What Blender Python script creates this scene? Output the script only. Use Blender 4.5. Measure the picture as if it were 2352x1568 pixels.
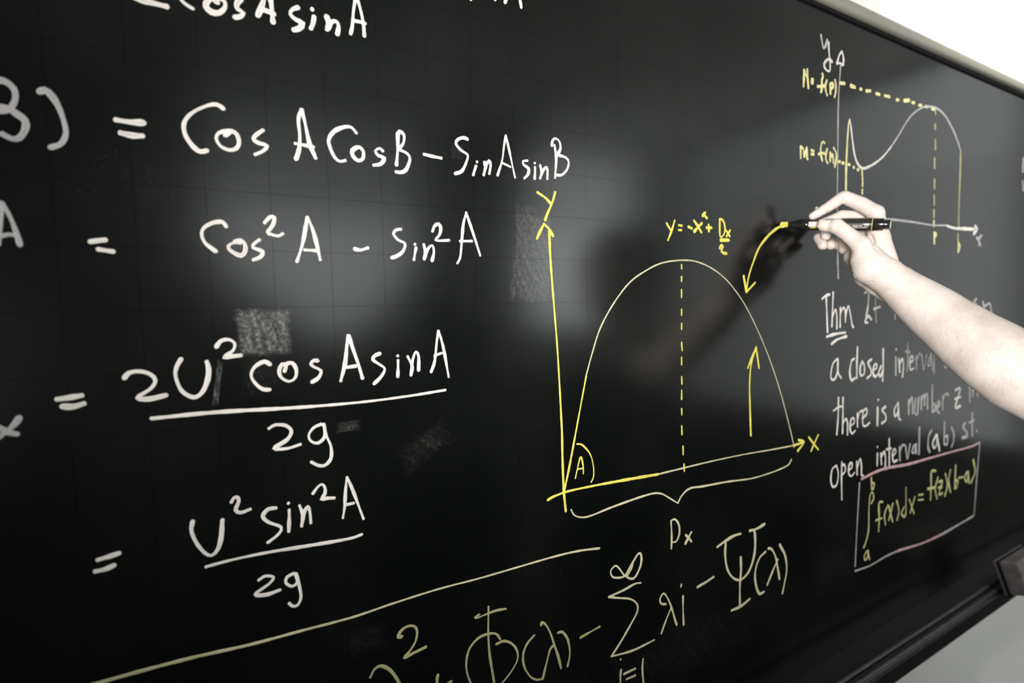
import bpy, bmesh, math, random
import numpy as np
from mathutils import Vector, Matrix
from mathutils.bvhtree import BVHTree

for o in list(bpy.data.objects): bpy.data.objects.remove(o, do_unlink=True)
sc = bpy.context.scene
C = bpy.context.collection
rnd = random.Random(7)

# ---------------------------------------------------------------- camera
cd = bpy.data.cameras.new('camera'); cam = bpy.data.objects.new('camera', cd); C.objects.link(cam)
RT, DN, FW = Vector((0.865073, -0.501252, -0.019869)), Vector((-0.051005, -0.048486, -0.997521)), Vector((0.499046, 0.863942, -0.067511))
m = Matrix((RT, -DN, -FW)).transposed().to_4x4(); m.translation = Vector((-0.06028, -0.5261, 1.54806))
cam.matrix_world = m
cd.sensor_width = 36; cd.lens = 1242.08 / 2352 * 36; cd.clip_start = 0.02; cd.clip_end = 50
cd.dof.use_dof = True; cd.dof.focus_distance = 0.64; cd.dof.aperture_fstop = 2.9; cd.dof.aperture_blades = 7
sc.camera = cam

# ---------------------------------------------------------------- world, lamps, exposure
w = bpy.data.worlds.new('world'); sc.world = w; w.use_nodes = True
w.node_tree.nodes['Background'].inputs[0].default_value = (0.75, 0.85, 1.0, 1); w.node_tree.nodes['Background'].inputs[1].default_value = 0.3
def area_light(name, loc, target, sx, sy, power, col=(1, 0.95, 0.88), spread=180):
    l = bpy.data.lights.new(name, 'AREA'); l.shape = 'RECTANGLE'; l.size = sx; l.size_y = sy; l.energy = power; l.color = col
    l.spread = math.radians(spread)
    o = bpy.data.objects.new(name, l); C.objects.link(o); o.location = loc
    o.rotation_euler = (Vector(target) - Vector(loc)).to_track_quat('-Z', 'Y').to_euler(); return o

def spot(name, loc, target, power, size, blend, soft, col):
    l = bpy.data.lights.new(name, 'SPOT'); l.energy = power; l.color = col; l.shadow_soft_size = soft; l.spot_size = math.radians(size); l.spot_blend = blend
    o = bpy.data.objects.new(name, l); C.objects.link(o); o.location = loc
    o.rotation_euler = (Vector(target) - Vector(loc)).to_track_quat('-Z', 'Y').to_euler(); return o
spot('ceiling_lamp', (1.5, -0.7, 2.84), (1.75, 0, 2.3), 105, 100, 1.0, 0.12, (1, 0.955, 0.92))
spot('added_fill_spot', (-0.75, -1.15, 1.52), (0.66, -0.05, 1.72), 212, 57, 1.0, 0.2, (1, 0.96, 0.93))  # unseen fill added near the camera to light hand and writing

sc.view_settings.view_transform = 'Standard'; sc.view_settings.look = 'None'
sc.view_settings.gamma = 1; sc.view_settings.use_curve_mapping = False; sc.view_settings.exposure = 0.0
sc.cycles.max_bounces = 6; sc.cycles.sample_clamp_indirect = 4

# ---------------------------------------------------------------- helpers
def tag(o, label=None, cat=None, group=None, kind=None):
    if label: o['label'] = label
    if cat: o['category'] = cat
    if group: o['group'] = group
    if kind: o['kind'] = kind
    return o
def empty(name, loc=(0, 0, 0), parent=None):
    o = bpy.data.objects.new(name, None); C.objects.link(o); o.location = loc; o.empty_display_size = 0.02
    if parent: o.parent = parent
    return o
def link(name, me, mat, parent=None, smooth=False):
    o = bpy.data.objects.new(name, me); C.objects.link(o)
    if mat: me.materials.append(mat)
    if smooth:
        me.polygons.foreach_set('use_smooth', [True] * len(me.polygons))
    if parent:
        o.parent = parent; o.matrix_parent_inverse = Matrix.Translation(-parent.location)
    return o
def pydata(name, v, f, mat, parent=None, smooth=False):
    me = bpy.data.meshes.new(name); me.from_pydata([tuple(q) for q in v], [], f); me.update()
    return link(name, me, mat, parent, smooth)
def box(name, a, b, mat, parent=None, bevel=0.0, seg=2):
    bm = bmesh.new(); bmesh.ops.create_cube(bm, size=1)
    for v in bm.verts: v.co = Vector([(a[i] + b[i]) / 2 + v.co[i] * (b[i] - a[i]) for i in range(3)])
    if bevel: bmesh.ops.bevel(bm, geom=bm.edges[:], offset=bevel, segments=seg, affect='EDGES', profile=0.5)
    me = bpy.data.meshes.new(name); bm.to_mesh(me); bm.free()
    return link(name, me, mat, parent, smooth=False)
def extrude_x(name, prof, x0, x1, mat, parent=None, smooth=False):
    n = len(prof); v = [(x0, p[0], p[1]) for p in prof] + [(x1, p[0], p[1]) for p in prof]
    f = [(i, (i + 1) % n, n + (i + 1) % n, n + i) for i in range(n)] + [tuple(range(n))[::-1], tuple(range(n, 2 * n))]
    return pydata(name, v, f, mat, parent, smooth)
def lathe(name, prof, P, D, mat, parent=None, seg=48):
    D = Vector(D).normalized(); U = D.orthogonal().normalized(); W = D.cross(U)
    v = []; f = []
    for (t, r) in prof:
        for k in range(seg):
            a = 2 * math.pi * k / seg; v.append(Vector(P) + D * t + (U * math.cos(a) + W * math.sin(a)) * r)
    for i in range(len(prof) - 1):
        for k in range(seg):
            k2 = (k + 1) % seg; f.append((i * seg + k, i * seg + k2, (i + 1) * seg + k2, (i + 1) * seg + k))
    f.append(tuple(range(seg))[::-1]); f.append(tuple(range((len(prof) - 1) * seg, len(prof) * seg)))
    o = pydata(name, v, f, mat, parent, True)
    mo = o.modifiers.new('split', 'EDGE_SPLIT'); mo.split_angle = math.radians(40)
    return o

# ---- node materials
def M(name):
    mt = bpy.data.materials.new(name); mt.use_nodes = True; nt = mt.node_tree
    return mt, nt, nt.nodes['Principled BSDF']
def nmath(nt, op, a, b=None, c=None):
    n = nt.nodes.new('ShaderNodeMath'); n.operation = op
    for i, q in enumerate((a, b, c)):
        if q is None: continue
        if isinstance(q, (int, float)): n.inputs[i].default_value = q
        else: nt.links.new(q, n.inputs[i])
    return n.outputs[0]
def noise(nt, vec, scale, detail=2, rough=0.5):
    n = nt.nodes.new('ShaderNodeTexNoise'); n.inputs['Scale'].default_value = scale; n.inputs['Detail'].default_value = detail; n.inputs['Roughness'].default_value = rough
    if vec is not None: nt.links.new(vec, n.inputs['Vector'])
    return n.outputs['Fac']
def mapping(nt, vec, loc=(0, 0, 0), rot=(0, 0, 0), scale=(1, 1, 1), typ='POINT'):
    n = nt.nodes.new('ShaderNodeMapping'); n.vector_type = typ
    n.inputs['Location'].default_value = loc; n.inputs['Rotation'].default_value = rot; n.inputs['Scale'].default_value = scale
    nt.links.new(vec, n.inputs['Vector']); return n.outputs[0]
def ramp(nt, fac, stops):
    n = nt.nodes.new('ShaderNodeValToRGB'); e = n.color_ramp.elements
    while len(e) > 2: e.remove(e[-1])
    while len(e) < len(stops): e.new(0.5)
    for i, (p, c) in enumerate(stops):
        e[i].position = p; e[i].color = (c[0], c[1], c[2], 1) if not isinstance(c, (int, float)) else (c, c, c, 1)
    nt.links.new(fac, n.inputs[0]); return n.outputs[0]
def smooth01(nt, v, a, b):
    n = nt.nodes.new('ShaderNodeMapRange'); n.interpolation_type = 'SMOOTHSTEP'
    nt.links.new(v, n.inputs[0]); n.inputs[1].default_value = a; n.inputs[2].default_value = b; return n.outputs[0]
def objco(nt): return nt.nodes.new('ShaderNodeTexCoord').outputs['Object']
def plain(name, col, rough, spec=0.5, metal=0.0, bump=0.0, bscale=200, var=0.06):
    mt, nt, b = M(name); b.inputs['Roughness'].default_value = rough; b.inputs['Specular IOR Level'].default_value = spec; b.inputs['Metallic'].default_value = metal
    oc = objco(nt); nz = noise(nt, oc, bscale * 0.2, 3)
    c0 = [c * (1 - var) for c in col]; c1 = [min(1, c * (1 + var)) for c in col]
    nt.links.new(ramp(nt, nz, [(0.3, c0), (0.7, c1)]), b.inputs['Base Color'])
    if bump:
        bn = nt.nodes.new('ShaderNodeBump'); bn.inputs['Strength'].default_value = bump; bn.inputs['Distance'].default_value = 0.001
        nt.links.new(noise(nt, oc, bscale, 3), bn.inputs['Height']); nt.links.new(bn.outputs[0], b.inputs['Normal'])
    return mt

wall_mat = plain('painted_wall', (0.86, 0.845, 0.81), 0.85, 0.2, bump=0.15, bscale=400, var=0.012)
dim_wall_mat = plain('room_wall', (0.16, 0.16, 0.15), 0.9, 0.2, var=0.02)
ceiling_mat = plain('ceiling_paint', (0.72, 0.71, 0.69), 0.9, 0.2, var=0.02)
floor_mat = plain('dark_floor', (0.01, 0.009, 0.008), 0.8, 0.2, bscale=20, var=0.2)
alu_mat = plain('satin_frame', (0.30, 0.285, 0.25), 0.5, 0.4, metal=0.0, bump=0.1, bscale=900, var=0.03)
black_mat = plain('tray_black', (0.008, 0.009, 0.009), 0.42, 0.5, bump=0.2, bscale=500, var=0.2)
ridge_mat = plain('tray_ridge', (0.05, 0.052, 0.05), 0.5, 0.5, bump=0.6, bscale=300, var=0.35)
gap_shade_mat = plain('gap_shade', (0.004, 0.004, 0.004), 0.7, 0.2)  # near-black that paints in the shade of narrow gaps
added_dark_mat = plain('added_reflection_dark', (0.03, 0.032, 0.03), 0.95, 0.1)  # for unseen dark shapes added to darken what the board mirrors

# ---------------------------------------------------------------- blackboard surface material
def board_material():
    mt, nt, b = M('blackboard_enamel'); oc = objco(nt)
    sep = nt.nodes.new('ShaderNodeSeparateXYZ'); nt.links.new(oc, sep.inputs[0]); X, Z = sep.outputs[0], sep.outputs[2]
    # faint printed 5 cm grid
    def line(c, off):
        q = nmath(nt, 'ADD', nmath(nt, 'DIVIDE', c, 0.05), off); fr = nmath(nt, 'FRACT', nmath(nt, 'ADD', q, 0.5))
        d = nmath(nt, 'ABSOLUTE', nmath(nt, 'SUBTRACT', fr, 0.5)); return nmath(nt, 'LESS_THAN', d, 0.007)
    grid = nmath(nt, 'MAXIMUM', line(X, 0.0), line(Z, 0.0))
    # dust film left by wiping: broad cloudy variation
    cloud = noise(nt, mapping(nt, oc, scale=(3, 1, 2.2)), 1.6, 4, 0.55)
    fine = noise(nt, oc, 700, 2, 0.6)
    brush = noise(nt, mapping(nt, oc, rot=(0, 0.35, 0), scale=(60, 1, 5)), 3.0, 3, 0.6)
    film = nmath(nt, 'MULTIPLY', smooth01(nt, cloud, 0.38, 0.68), nmath(nt, 'ADD', 0.6, nmath(nt, 'MULTIPLY', fine, 0.8)))
    film = nmath(nt, 'MULTIPLY', film, nmath(nt, 'ADD', 0.7, nmath(nt, 'MULTIPLY', brush, 0.6)))
    dust = nmath(nt, 'MULTIPLY', film, 0.005)
    # single smears: (cx, cz, half_w, half_h, angle, softness, strength, streak_angle, streak_scale)
    for (cx, cz, hw, hh, ang, soft, st, sa, ss, lo) in [(-0.0112, 1.5285, 0.024, 0.0224, 0.0, 0.35, 0.55, 0.25, 80, 0.35), (-0.0145, 1.4945, 0.0212, 0.0272, 0.0, 0.9, 0.05, 0.25, 55, 0.35), (0.2723, 1.6045, 0.0282, 0.0582, -0.1, 0.3, 0.13, 0.45, 60, 0.3), (0.3197, 1.5982, 0.0698, 0.0615, 0, 0.9, 0.03, 0.45, 60, 0.4), (0.0593, 1.4347, 0.0132, 0.006, 0, 0.5, 0.22, 1.5, 70, 0.45), (0.136, 1.4031, 0.0358, 0.0174, 0.5, 0.8, 0.07, 0.9, 70, 0.45), (-0.049, 1.4859, 0.0026, 0.0218, -0.15, 0.4, 0.6, 0.3, 90, 0.5), (0.0678, 1.2165, 0.0301, 0.0202, 0, 0.9, 0.03, 1.2, 40, 0.4), (0.9038, 1.0701, 0.0836, 0.0487, 0, 0.9, 0.03, 0.5, 40, 0.4), (0.5091, 1.047, 0.3004, 0.0585, 0, 0.95, 0.022, 0.6, 30, 0.3), (-0.047, 1.6552, 0.1072, 0.0253, 0, 0.95, 0.012, 0.6, 30, 0.3), (0.182, 1.7079, 0.009, 0.0107, 0, 0.7, 0.1, 0.4, 60, 0.45)]:
        p = mapping(nt, oc, loc=(-cx, 0, -cz)); p = mapping(nt, p, rot=(0, ang, 0)); p = mapping(nt, p, scale=(1 / hw, 0, 1 / hh))
        s2 = nt.nodes.new('ShaderNodeSeparateXYZ')
        wob = nt.nodes.new('ShaderNodeTexNoise'); wob.inputs['Scale'].default_value = 3.0; wob.inputs['Detail'].default_value = 5; nt.links.new(p, wob.inputs['Vector'])
        nt.links.new(p, s2.inputs[0])
        d = nmath(nt, 'MAXIMUM', nmath(nt, 'ABSOLUTE', s2.outputs[0]), nmath(nt, 'ABSOLUTE', s2.outputs[2]))
        d = nmath(nt, 'ADD', d, nmath(nt, 'MULTIPLY', nmath(nt, 'SUBTRACT', wob.outputs['Fac'], 0.5), 0.5))
        msk = nmath(nt, 'SUBTRACT', 1.0, smooth01(nt, d, 1.0 - soft, 1.0))
        sn = noise(nt, mapping(nt, mapping(nt, oc, rot=(0, sa, 0)), scale=(ss, 1, ss * 0.06)), 3.0, 4, 0.7)
        sn = smooth01(nt, sn, lo, 0.85)
        iso = smooth01(nt, noise(nt, oc, 240, 5, 0.8), 0.40, 0.68); sn = nmath(nt, 'MULTIPLY', nmath(nt, 'ADD', nmath(nt, 'MULTIPLY', sn, 0.7), 0.18), nmath(nt, 'ADD', 0.25, nmath(nt, 'MULTIPLY', iso, 1.3)))
        dust = nmath(nt, 'ADD', dust, nmath(nt, 'MULTIPLY', nmath(nt, 'MULTIPLY', msk, sn), st))
    # chalk specks
    for (cx, cz, r, st, sc_) in [(-0.107, 1.6496, 0.05, 0.25, 420), (-0.011, 1.5312, 0.03, 0.5, 600), (0.2693, 1.6606, 0.015, 0.5, 600), (0.3011, 1.247, 0.05, 0.3, 330)]:
        vor = nt.nodes.new('ShaderNodeTexVoronoi'); vor.inputs['Scale'].default_value = sc_; vor.inputs['Randomness'].default_value = 1; nt.links.new(oc, vor.inputs['Vector'])
        sp = nmath(nt, 'LESS_THAN', vor.outputs['Distance'], 0.085)
        sp = nmath(nt, 'MULTIPLY', sp, nmath(nt, 'GREATER_THAN', noise(nt, oc, sc_ * 0.5, 1), 0.55))
        p = mapping(nt, oc, loc=(-cx, 0, -cz)); ln = nt.nodes.new('ShaderNodeVectorMath'); ln.operation = 'LENGTH'; nt.links.new(p, ln.inputs[0])
        msk = nmath(nt, 'SUBTRACT', 1.0, smooth01(nt, ln.outputs['Value'], r * 0.5, r))
        dust = nmath(nt, 'ADD', dust, nmath(nt, 'MULTIPLY', nmath(nt, 'MULTIPLY', sp, msk), st))
    dust = nmath(nt, 'MINIMUM', nmath(nt, 'MAXIMUM', dust, 0.0), 0.9)
    mix = nt.nodes.new('ShaderNodeMix'); mix.data_type = 'RGBA'; nt.links.new(dust, mix.inputs[0])
    mix.inputs[6].default_value = (0.0024, 0.0032, 0.0028, 1); mix.inputs[7].default_value = (0.62, 0.63, 0.60, 1)
    mg = nt.nodes.new('ShaderNodeMix'); mg.data_type = 'RGBA'; nt.links.new(nmath(nt, 'MULTIPLY', grid, 0.5), mg.inputs[0])
    nt.links.new(mix.outputs[2], mg.inputs[6]); mg.inputs[7].default_value = (0.001, 0.001, 0.001, 1)
    nt.links.new(mg.outputs[2], b.inputs['Base Color'])
    ro = nmath(nt, 'ADD', 0.18, nmath(nt, 'MULTIPLY', nmath(nt, 'SUBTRACT', cloud, 0.5), 0.06))
    nt.links.new(ro, b.inputs['Roughness'])
    spc = nmath(nt, 'MULTIPLY', nmath(nt, 'SUBTRACT', 1.0, nmath(nt, 'MULTIPLY', grid, 0.3)), 0.5); nt.links.new(spc, b.inputs['Specular IOR Level'])
    bn = nt.nodes.new('ShaderNodeBump'); bn.inputs['Strength'].default_value = 0.03; bn.inputs['Distance'].default_value = 0.0003
    nt.links.new(noise(nt, oc, 1100, 2), bn.inputs['Height']); nt.links.new(bn.outputs[0], b.inputs['Normal'])
    return mt
board_mat = board_material()

# ---------------------------------------------------------------- the setting
X0, X1, YB, ZC = -2.4, 3.6, -3.4, 2.9
def structure(o): o['kind'] = 'structure'; return o
structure(box('wall_front', (X0, 0.02, 0), (X1, 0.12, ZC), wall_mat))
structure(box('floor', (X0, YB, -0.1), (X1, 0.02, 0), floor_mat))
structure(box('ceiling', (X0, YB, ZC), (X1, 0.12, ZC + 0.1), ceiling_mat))
structure(box('wall_left', (X0 - 0.1, YB, 0), (X0, 0.12, ZC), wall_mat))

structure(box('wall_back', (X0, YB - 0.1, 0), (X1, YB, 1.38), dim_wall_mat))
structure(box('wall_right', (X1, YB, 0), (X1 + 0.1, 0.12, 0.75), dim_wall_mat))
structure(box('trim_1', (X0, YB - 0.1, 2.84), (X1, YB, ZC), dim_wall_mat))
structure(box('trim_2', (X1, YB, 2.84), (X1 + 0.1, 0.12, ZC), dim_wall_mat))
def sky_pane(strength):
    mt, nt, b = M('daylight_pane'); b.inputs['Base Color'].default_value = (0.02, 0.02, 0.02, 1)
    b.inputs['Emission Color'].default_value = (0.94, 1.0, 0.97, 1); b.inputs['Emission Strength'].default_value = strength; return mt
pane_mat = sky_pane(3.9); blind_mat = sky_pane(1.3); blind_light = sky_pane(3.4); pane_light = sky_pane(6.5); side_mat = sky_pane(0.78); side_blind = sky_pane(0.9)
n = 0
def window(a, b_, zmid, mats, side):
    global n; n += 1
    r = empty('window_%d' % n, (a[0], a[1], a[2])); r['kind'] = 'structure'
    box('pane', a, (b_[0], b_[1], zmid), mats[0], r); box('roller_blind', (a[0], a[1], zmid), b_, mats[1], r)
frame_mat = plain('window_frame', (0.3, 0.3, 0.28), 0.5)
for (xa, xb, pm_, bm_) in ((0.03, 1.46, pane_mat, blind_mat), (2.42, 3.55, pane_light, blind_light)):
    window((xa, YB - 0.06, 1.38), (xb, YB - 0.04, 2.84), 2.2, (pm_, bm_), 'b')
    structure(box('trim_3', (xa - 0.06, YB - 0.07, 1.15), (xa, YB + 0.0, 2.84), frame_mat)); structure(box('trim_3', (xb, YB - 0.07, 1.15), (xb + 0.05, YB, 2.84), frame_mat))
def slanted(name, pts):
    v = [(p[0], YB - 0.03, p[1]) for p in pts] + [(p[0], YB - 0.005, p[1]) for p in pts]; n_ = len(pts)
    f = [tuple(range(n_)), tuple(range(n_, 2 * n_))[::-1]] + [(i, (i + 1) % n_, n_ + (i + 1) % n_, n_ + i) for i in range(n_)]
    return structure(pydata(name, v, f, added_dark_mat))
slanted('added_mask_left', [(0.0, 1.38), (0.62, 1.38), (0.50, 1.52), (0.30, 1.66), (0.14, 1.80), (0.03, 2.05), (0.0, 2.3)])  # added dark corner, shapes the window's reflection in the board
slanted('added_mask_right', [(1.50, 1.38), (0.90, 1.38), (1.05, 1.50), (1.22, 1.66), (1.34, 1.86), (1.40, 2.15), (1.44, 2.5), (1.5, 2.5)])  # added on the other side, trims the same reflection
for (xa, xb) in ((X0, 0.03), (1.46, 2.42)):
    structure(box('wall_back', (xa, YB - 0.1, 1.25), (xb, YB, 2.84), added_dark_mat))  # dark back-wall panels, added for the dark areas the board mirrors
window((X1 + 0.04, -2.9, 0.75), (X1 + 0.06, -0.6, 2.84), 2.3, (side_mat, side_blind), 'r')
structure(box('wall_right', (X1, YB, 0.75), (X1 + 0.1, -2.9, 2.84), dim_wall_mat)); structure(box('wall_right', (X1, -0.6, 0.75), (X1 + 0.1, 0.12, 2.84), dim_wall_mat))


# ---------------------------------------------------------------- blackboard
bb = tag(empty('blackboard', (0.7, 0.0, 0.93)), 'large dark green blackboard covered in formulas and graphs, mounted on the wall', 'blackboard')
BX0, BX1, BZ0, BZ1 = -1.1, 2.75, 0.905, 2.026
def board_panel():
    nx, nz = 40, 12; v = []; f = []
    for j in range(nz + 1):
        for i in range(nx + 1): v.append((BX0 + (BX1 - BX0) * i / nx, 0.0, BZ0 + (BZ1 - BZ0) * j / nz))
    for j in range(nz):
        for i in range(nx): a = j * (nx + 1) + i; f.append((a, a + 1, a + nx + 2, a + nx + 1))
    me = bpy.data.meshes.new('board_panel'); me.from_pydata(v, [], f); me.update()
    o = link('board_panel', me, board_mat, bb); so = o.modifiers.new('thick', 'SOLIDIFY'); so.thickness = 0.02; so.offset = -1
    return o
bp = board_panel(); bp.matrix_parent_inverse = Matrix.Translation(-bb.location)
extrude_x('top_rail', [(0.0, 2.017), (-0.006, 2.0158), (-0.0105, 2.0175), (-0.0125, 2.0215), (-0.0132, 2.027), (-0.0125, 2.0325), (-0.010, 2.036), (-0.005, 2.0385), (0.02, 2.040), (0.02, 2.017)], BX0 - 0.015, BX1 + 0.015, alu_mat, bb, True)
extrude_x('gap_shade_strip', [(0.0, 2.0165), (-0.0035, 2.0165), (-0.0035, 2.0105), (0.0, 2.0095)], BX0, BX1, gap_shade_mat, bb)  # black strip painting in the shadow gap under the rail
for nm, xa in (('side_rail', BX0 - 0.015), ('side_rail', BX1)):
    box(nm, (xa, -0.013, BZ0), (xa + 0.015, 0.02, 2.017), alu_mat, bb, 0.003)
tray = extrude_x('chalk_tray', [(0.02, 0.862), (0.02, 0.905), (-0.040, 0.904), (-0.0455, 0.906), (-0.0545, 0.905), (-0.0600, 0.9035), (-0.0645, 0.899), (-0.0665, 0.893), (-0.0665, 0.868), (-0.064, 0.8612), (-0.058, 0.858)], BX0, BX1, black_mat, bb)
def ridge(y, z, r, x0, x1):
    pr = [(y + r * math.cos(a), z + r * math.sin(a)) for a in [math.pi * k / 8 for k in range(9)]]
    o = extrude_x('tray_ridge', [(p[0], p[1]) for p in pr][::-1], x0, x1, ridge_mat, None, True)
    o.parent = tray; o.matrix_parent_inverse = Matrix.Identity(4); return o
for (y, z, r) in ((-0.0480, 0.9080, 0.0040), (-0.0600, 0.9025, 0.0042)): ridge(y, z, r, BX0, BX1)

lg = box('eraser_ledge', (1.42, -0.086, 0.8955), (1.57, -0.066, 0.8985), black_mat, None, 0.0015); lg.parent = tray; lg.matrix_parent_inverse = Matrix.Identity(4)

# ---------------------------------------------------------------- handwriting on the board
INK = {'white': (0.86, 0.82, 0.77), 'grey': (0.50, 0.49, 0.49), 'yellow': (0.80, 0.74, 0.13), 'yellow2': (0.86, 0.81, 0.40), 'yellow3': (0.62, 0.60, 0.27),
       'pale': (0.66, 0.62, 0.40), 'dull': (0.43, 0.41, 0.21), 'pink': (0.66, 0.42, 0.46)}
def ink_material(name, col):
    mt, nt, b = M('ink_' + name); oc = objco(nt)
    at = nt.nodes.new('ShaderNodeAttribute'); at.attribute_name = 'rim'
    sv = nt.nodes.new('ShaderNodeAttribute'); sv.attribute_name = 'stroke_co'      # across, along, stroke number
    st = noise(nt, mapping(nt, sv.outputs['Vector'], scale=(2.6, 34.0, 7.3)), 1.0, 3, 0.6)
    blot = noise(nt, mapping(nt, sv.outputs['Vector'], scale=(0.3, 22.0, 3.1)), 1.0, 2, 0.5)
    k = nmath(nt, 'ADD', nmath(nt, 'MULTIPLY', at.outputs['Fac'], 0.30), nmath(nt, 'MULTIPLY', st, 0.75))
    k = nmath(nt, 'ADD', k, nmath(nt, 'MULTIPLY', nmath(nt, 'SUBTRACT', blot, 0.4), 0.5))
    dark = [c * 0.50 for c in col]
    nt.links.new(ramp(nt, k, [(0.28, dark), (0.62, col)]), b.inputs['Base Color'])
    b.inputs['Roughness'].default_value = 0.55; b.inputs['Specular IOR Level'].default_value = 0.3
    return mt
INKM = {k: ink_material(k, v) for k, v in INK.items()}
def catmull(P, step):
    P = [Vector((a, b)) for a, b in P]
    if len(P) == 2: Q = P
    else:
        E = [P[0] * 2 - P[1]] + P + [P[-1] * 2 - P[-2]]; Q = []
        for i in range(1, len(E) - 2):
            p0, p1, p2, p3 = E[i - 1:i + 3]; n = max(2, int((p2 - p1).length / step))
            for k in range(n):
                t = k / n
                Q.append(0.5 * ((2 * p1) + (p2 - p0) * t + (2 * p0 - 5 * p1 + 4 * p2 - p3) * t * t + (3 * p1 - p0 - 3 * p2 + p3) * t ** 3))
        Q.append(P[-1])
    out = [Q[0]]
    for q in Q[1:]:
        if (q - out[-1]).length > 1e-5: out.append(q)
    return out
layer = [0]
def glyph_mesh(name, strokes, w):
    V = []; Fc = []; rim = []; SC = []
    for S in strokes:
        layer[0] = (layer[0] + 1) % 12; h0 = 0.00004 + 0.000025 * layer[0]
        P = catmull(S, 0.0022); n = len(P); L = [0]
        for i in range(1, n): L.append(L[-1] + (P[i] - P[i - 1]).length)
        ph = rnd.random() * 6
        T = []
        for i in range(n):
            t = (P[min(i + 1, n - 1)] - P[max(i - 1, 0)]); T.append(t.normalized() if t.length else Vector((1, 0)))
        secs = []   # (centre, tangent, half width)
        hw = w / 2
        for a in (0.0, 0.38, 0.72, 0.93):   # round start cap
            secs.append((P[0] - T[0] * hw * (1 - a) * 0.9, T[0], hw * max(0.12, math.sqrt(1 - (1 - a) ** 2))))
        for i in range(n):
            v = 1 + 0.09 * math.sin(L[i] * 210 + ph) + 0.05 * math.sin(L[i] * 640 + 2 * ph)
            v *= 1.0 + 0.20 * math.sin(ph * 3 + math.pi * 2 * L[i] / max(L[-1], 0.02)) * (1 if L[-1] > 0.012 else 0)
            secs.append((P[i], T[i], hw * v))
        for a in (0.93, 0.72, 0.38, 0.0):
            secs.append((P[-1] + T[-1] * hw * (1 - a) * 0.9, T[-1], hw * max(0.12, math.sqrt(1 - (1 - a) ** 2))))
        b0 = len(V); K = 5
        for j, (c, t, h) in enumerate(secs):
            nr = Vector((-t.y, t.x)); end = j < 2 or j >= len(secs) - 2
            for q, u in enumerate((-1, -0.62, 0, 0.62, 1)):
                p = c + nr * h * u
                lift = (0, 1.0, 0.75, 1.0, 0)[q] * 0.00022 * (0.3 if end else 1)
                V.append((p.x, -(h0 + lift), p.y)); rim.append(1.0 if (q in (0, 1, 3, 4) or end) else 0.0); SC.extend((u, j * 0.0022, ph * 5))
        for j in range(len(secs) - 1):
            for q in range(K - 1):
                a = b0 + j * K + q; Fc.append((a, a + K, a + K + 1, a + 1))
    me = bpy.data.meshes.new(name); me.from_pydata(V, [], Fc); me.update()
    at = me.attributes.new('rim', 'FLOAT', 'POINT'); at.data.foreach_set('value', rim)
    at = me.attributes.new('stroke_co', 'FLOAT_VECTOR', 'POINT'); at.data.foreach_set('vector', SC)
    me.polygons.foreach_set('use_smooth', [True] * len(me.polygons))
    return me
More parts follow.
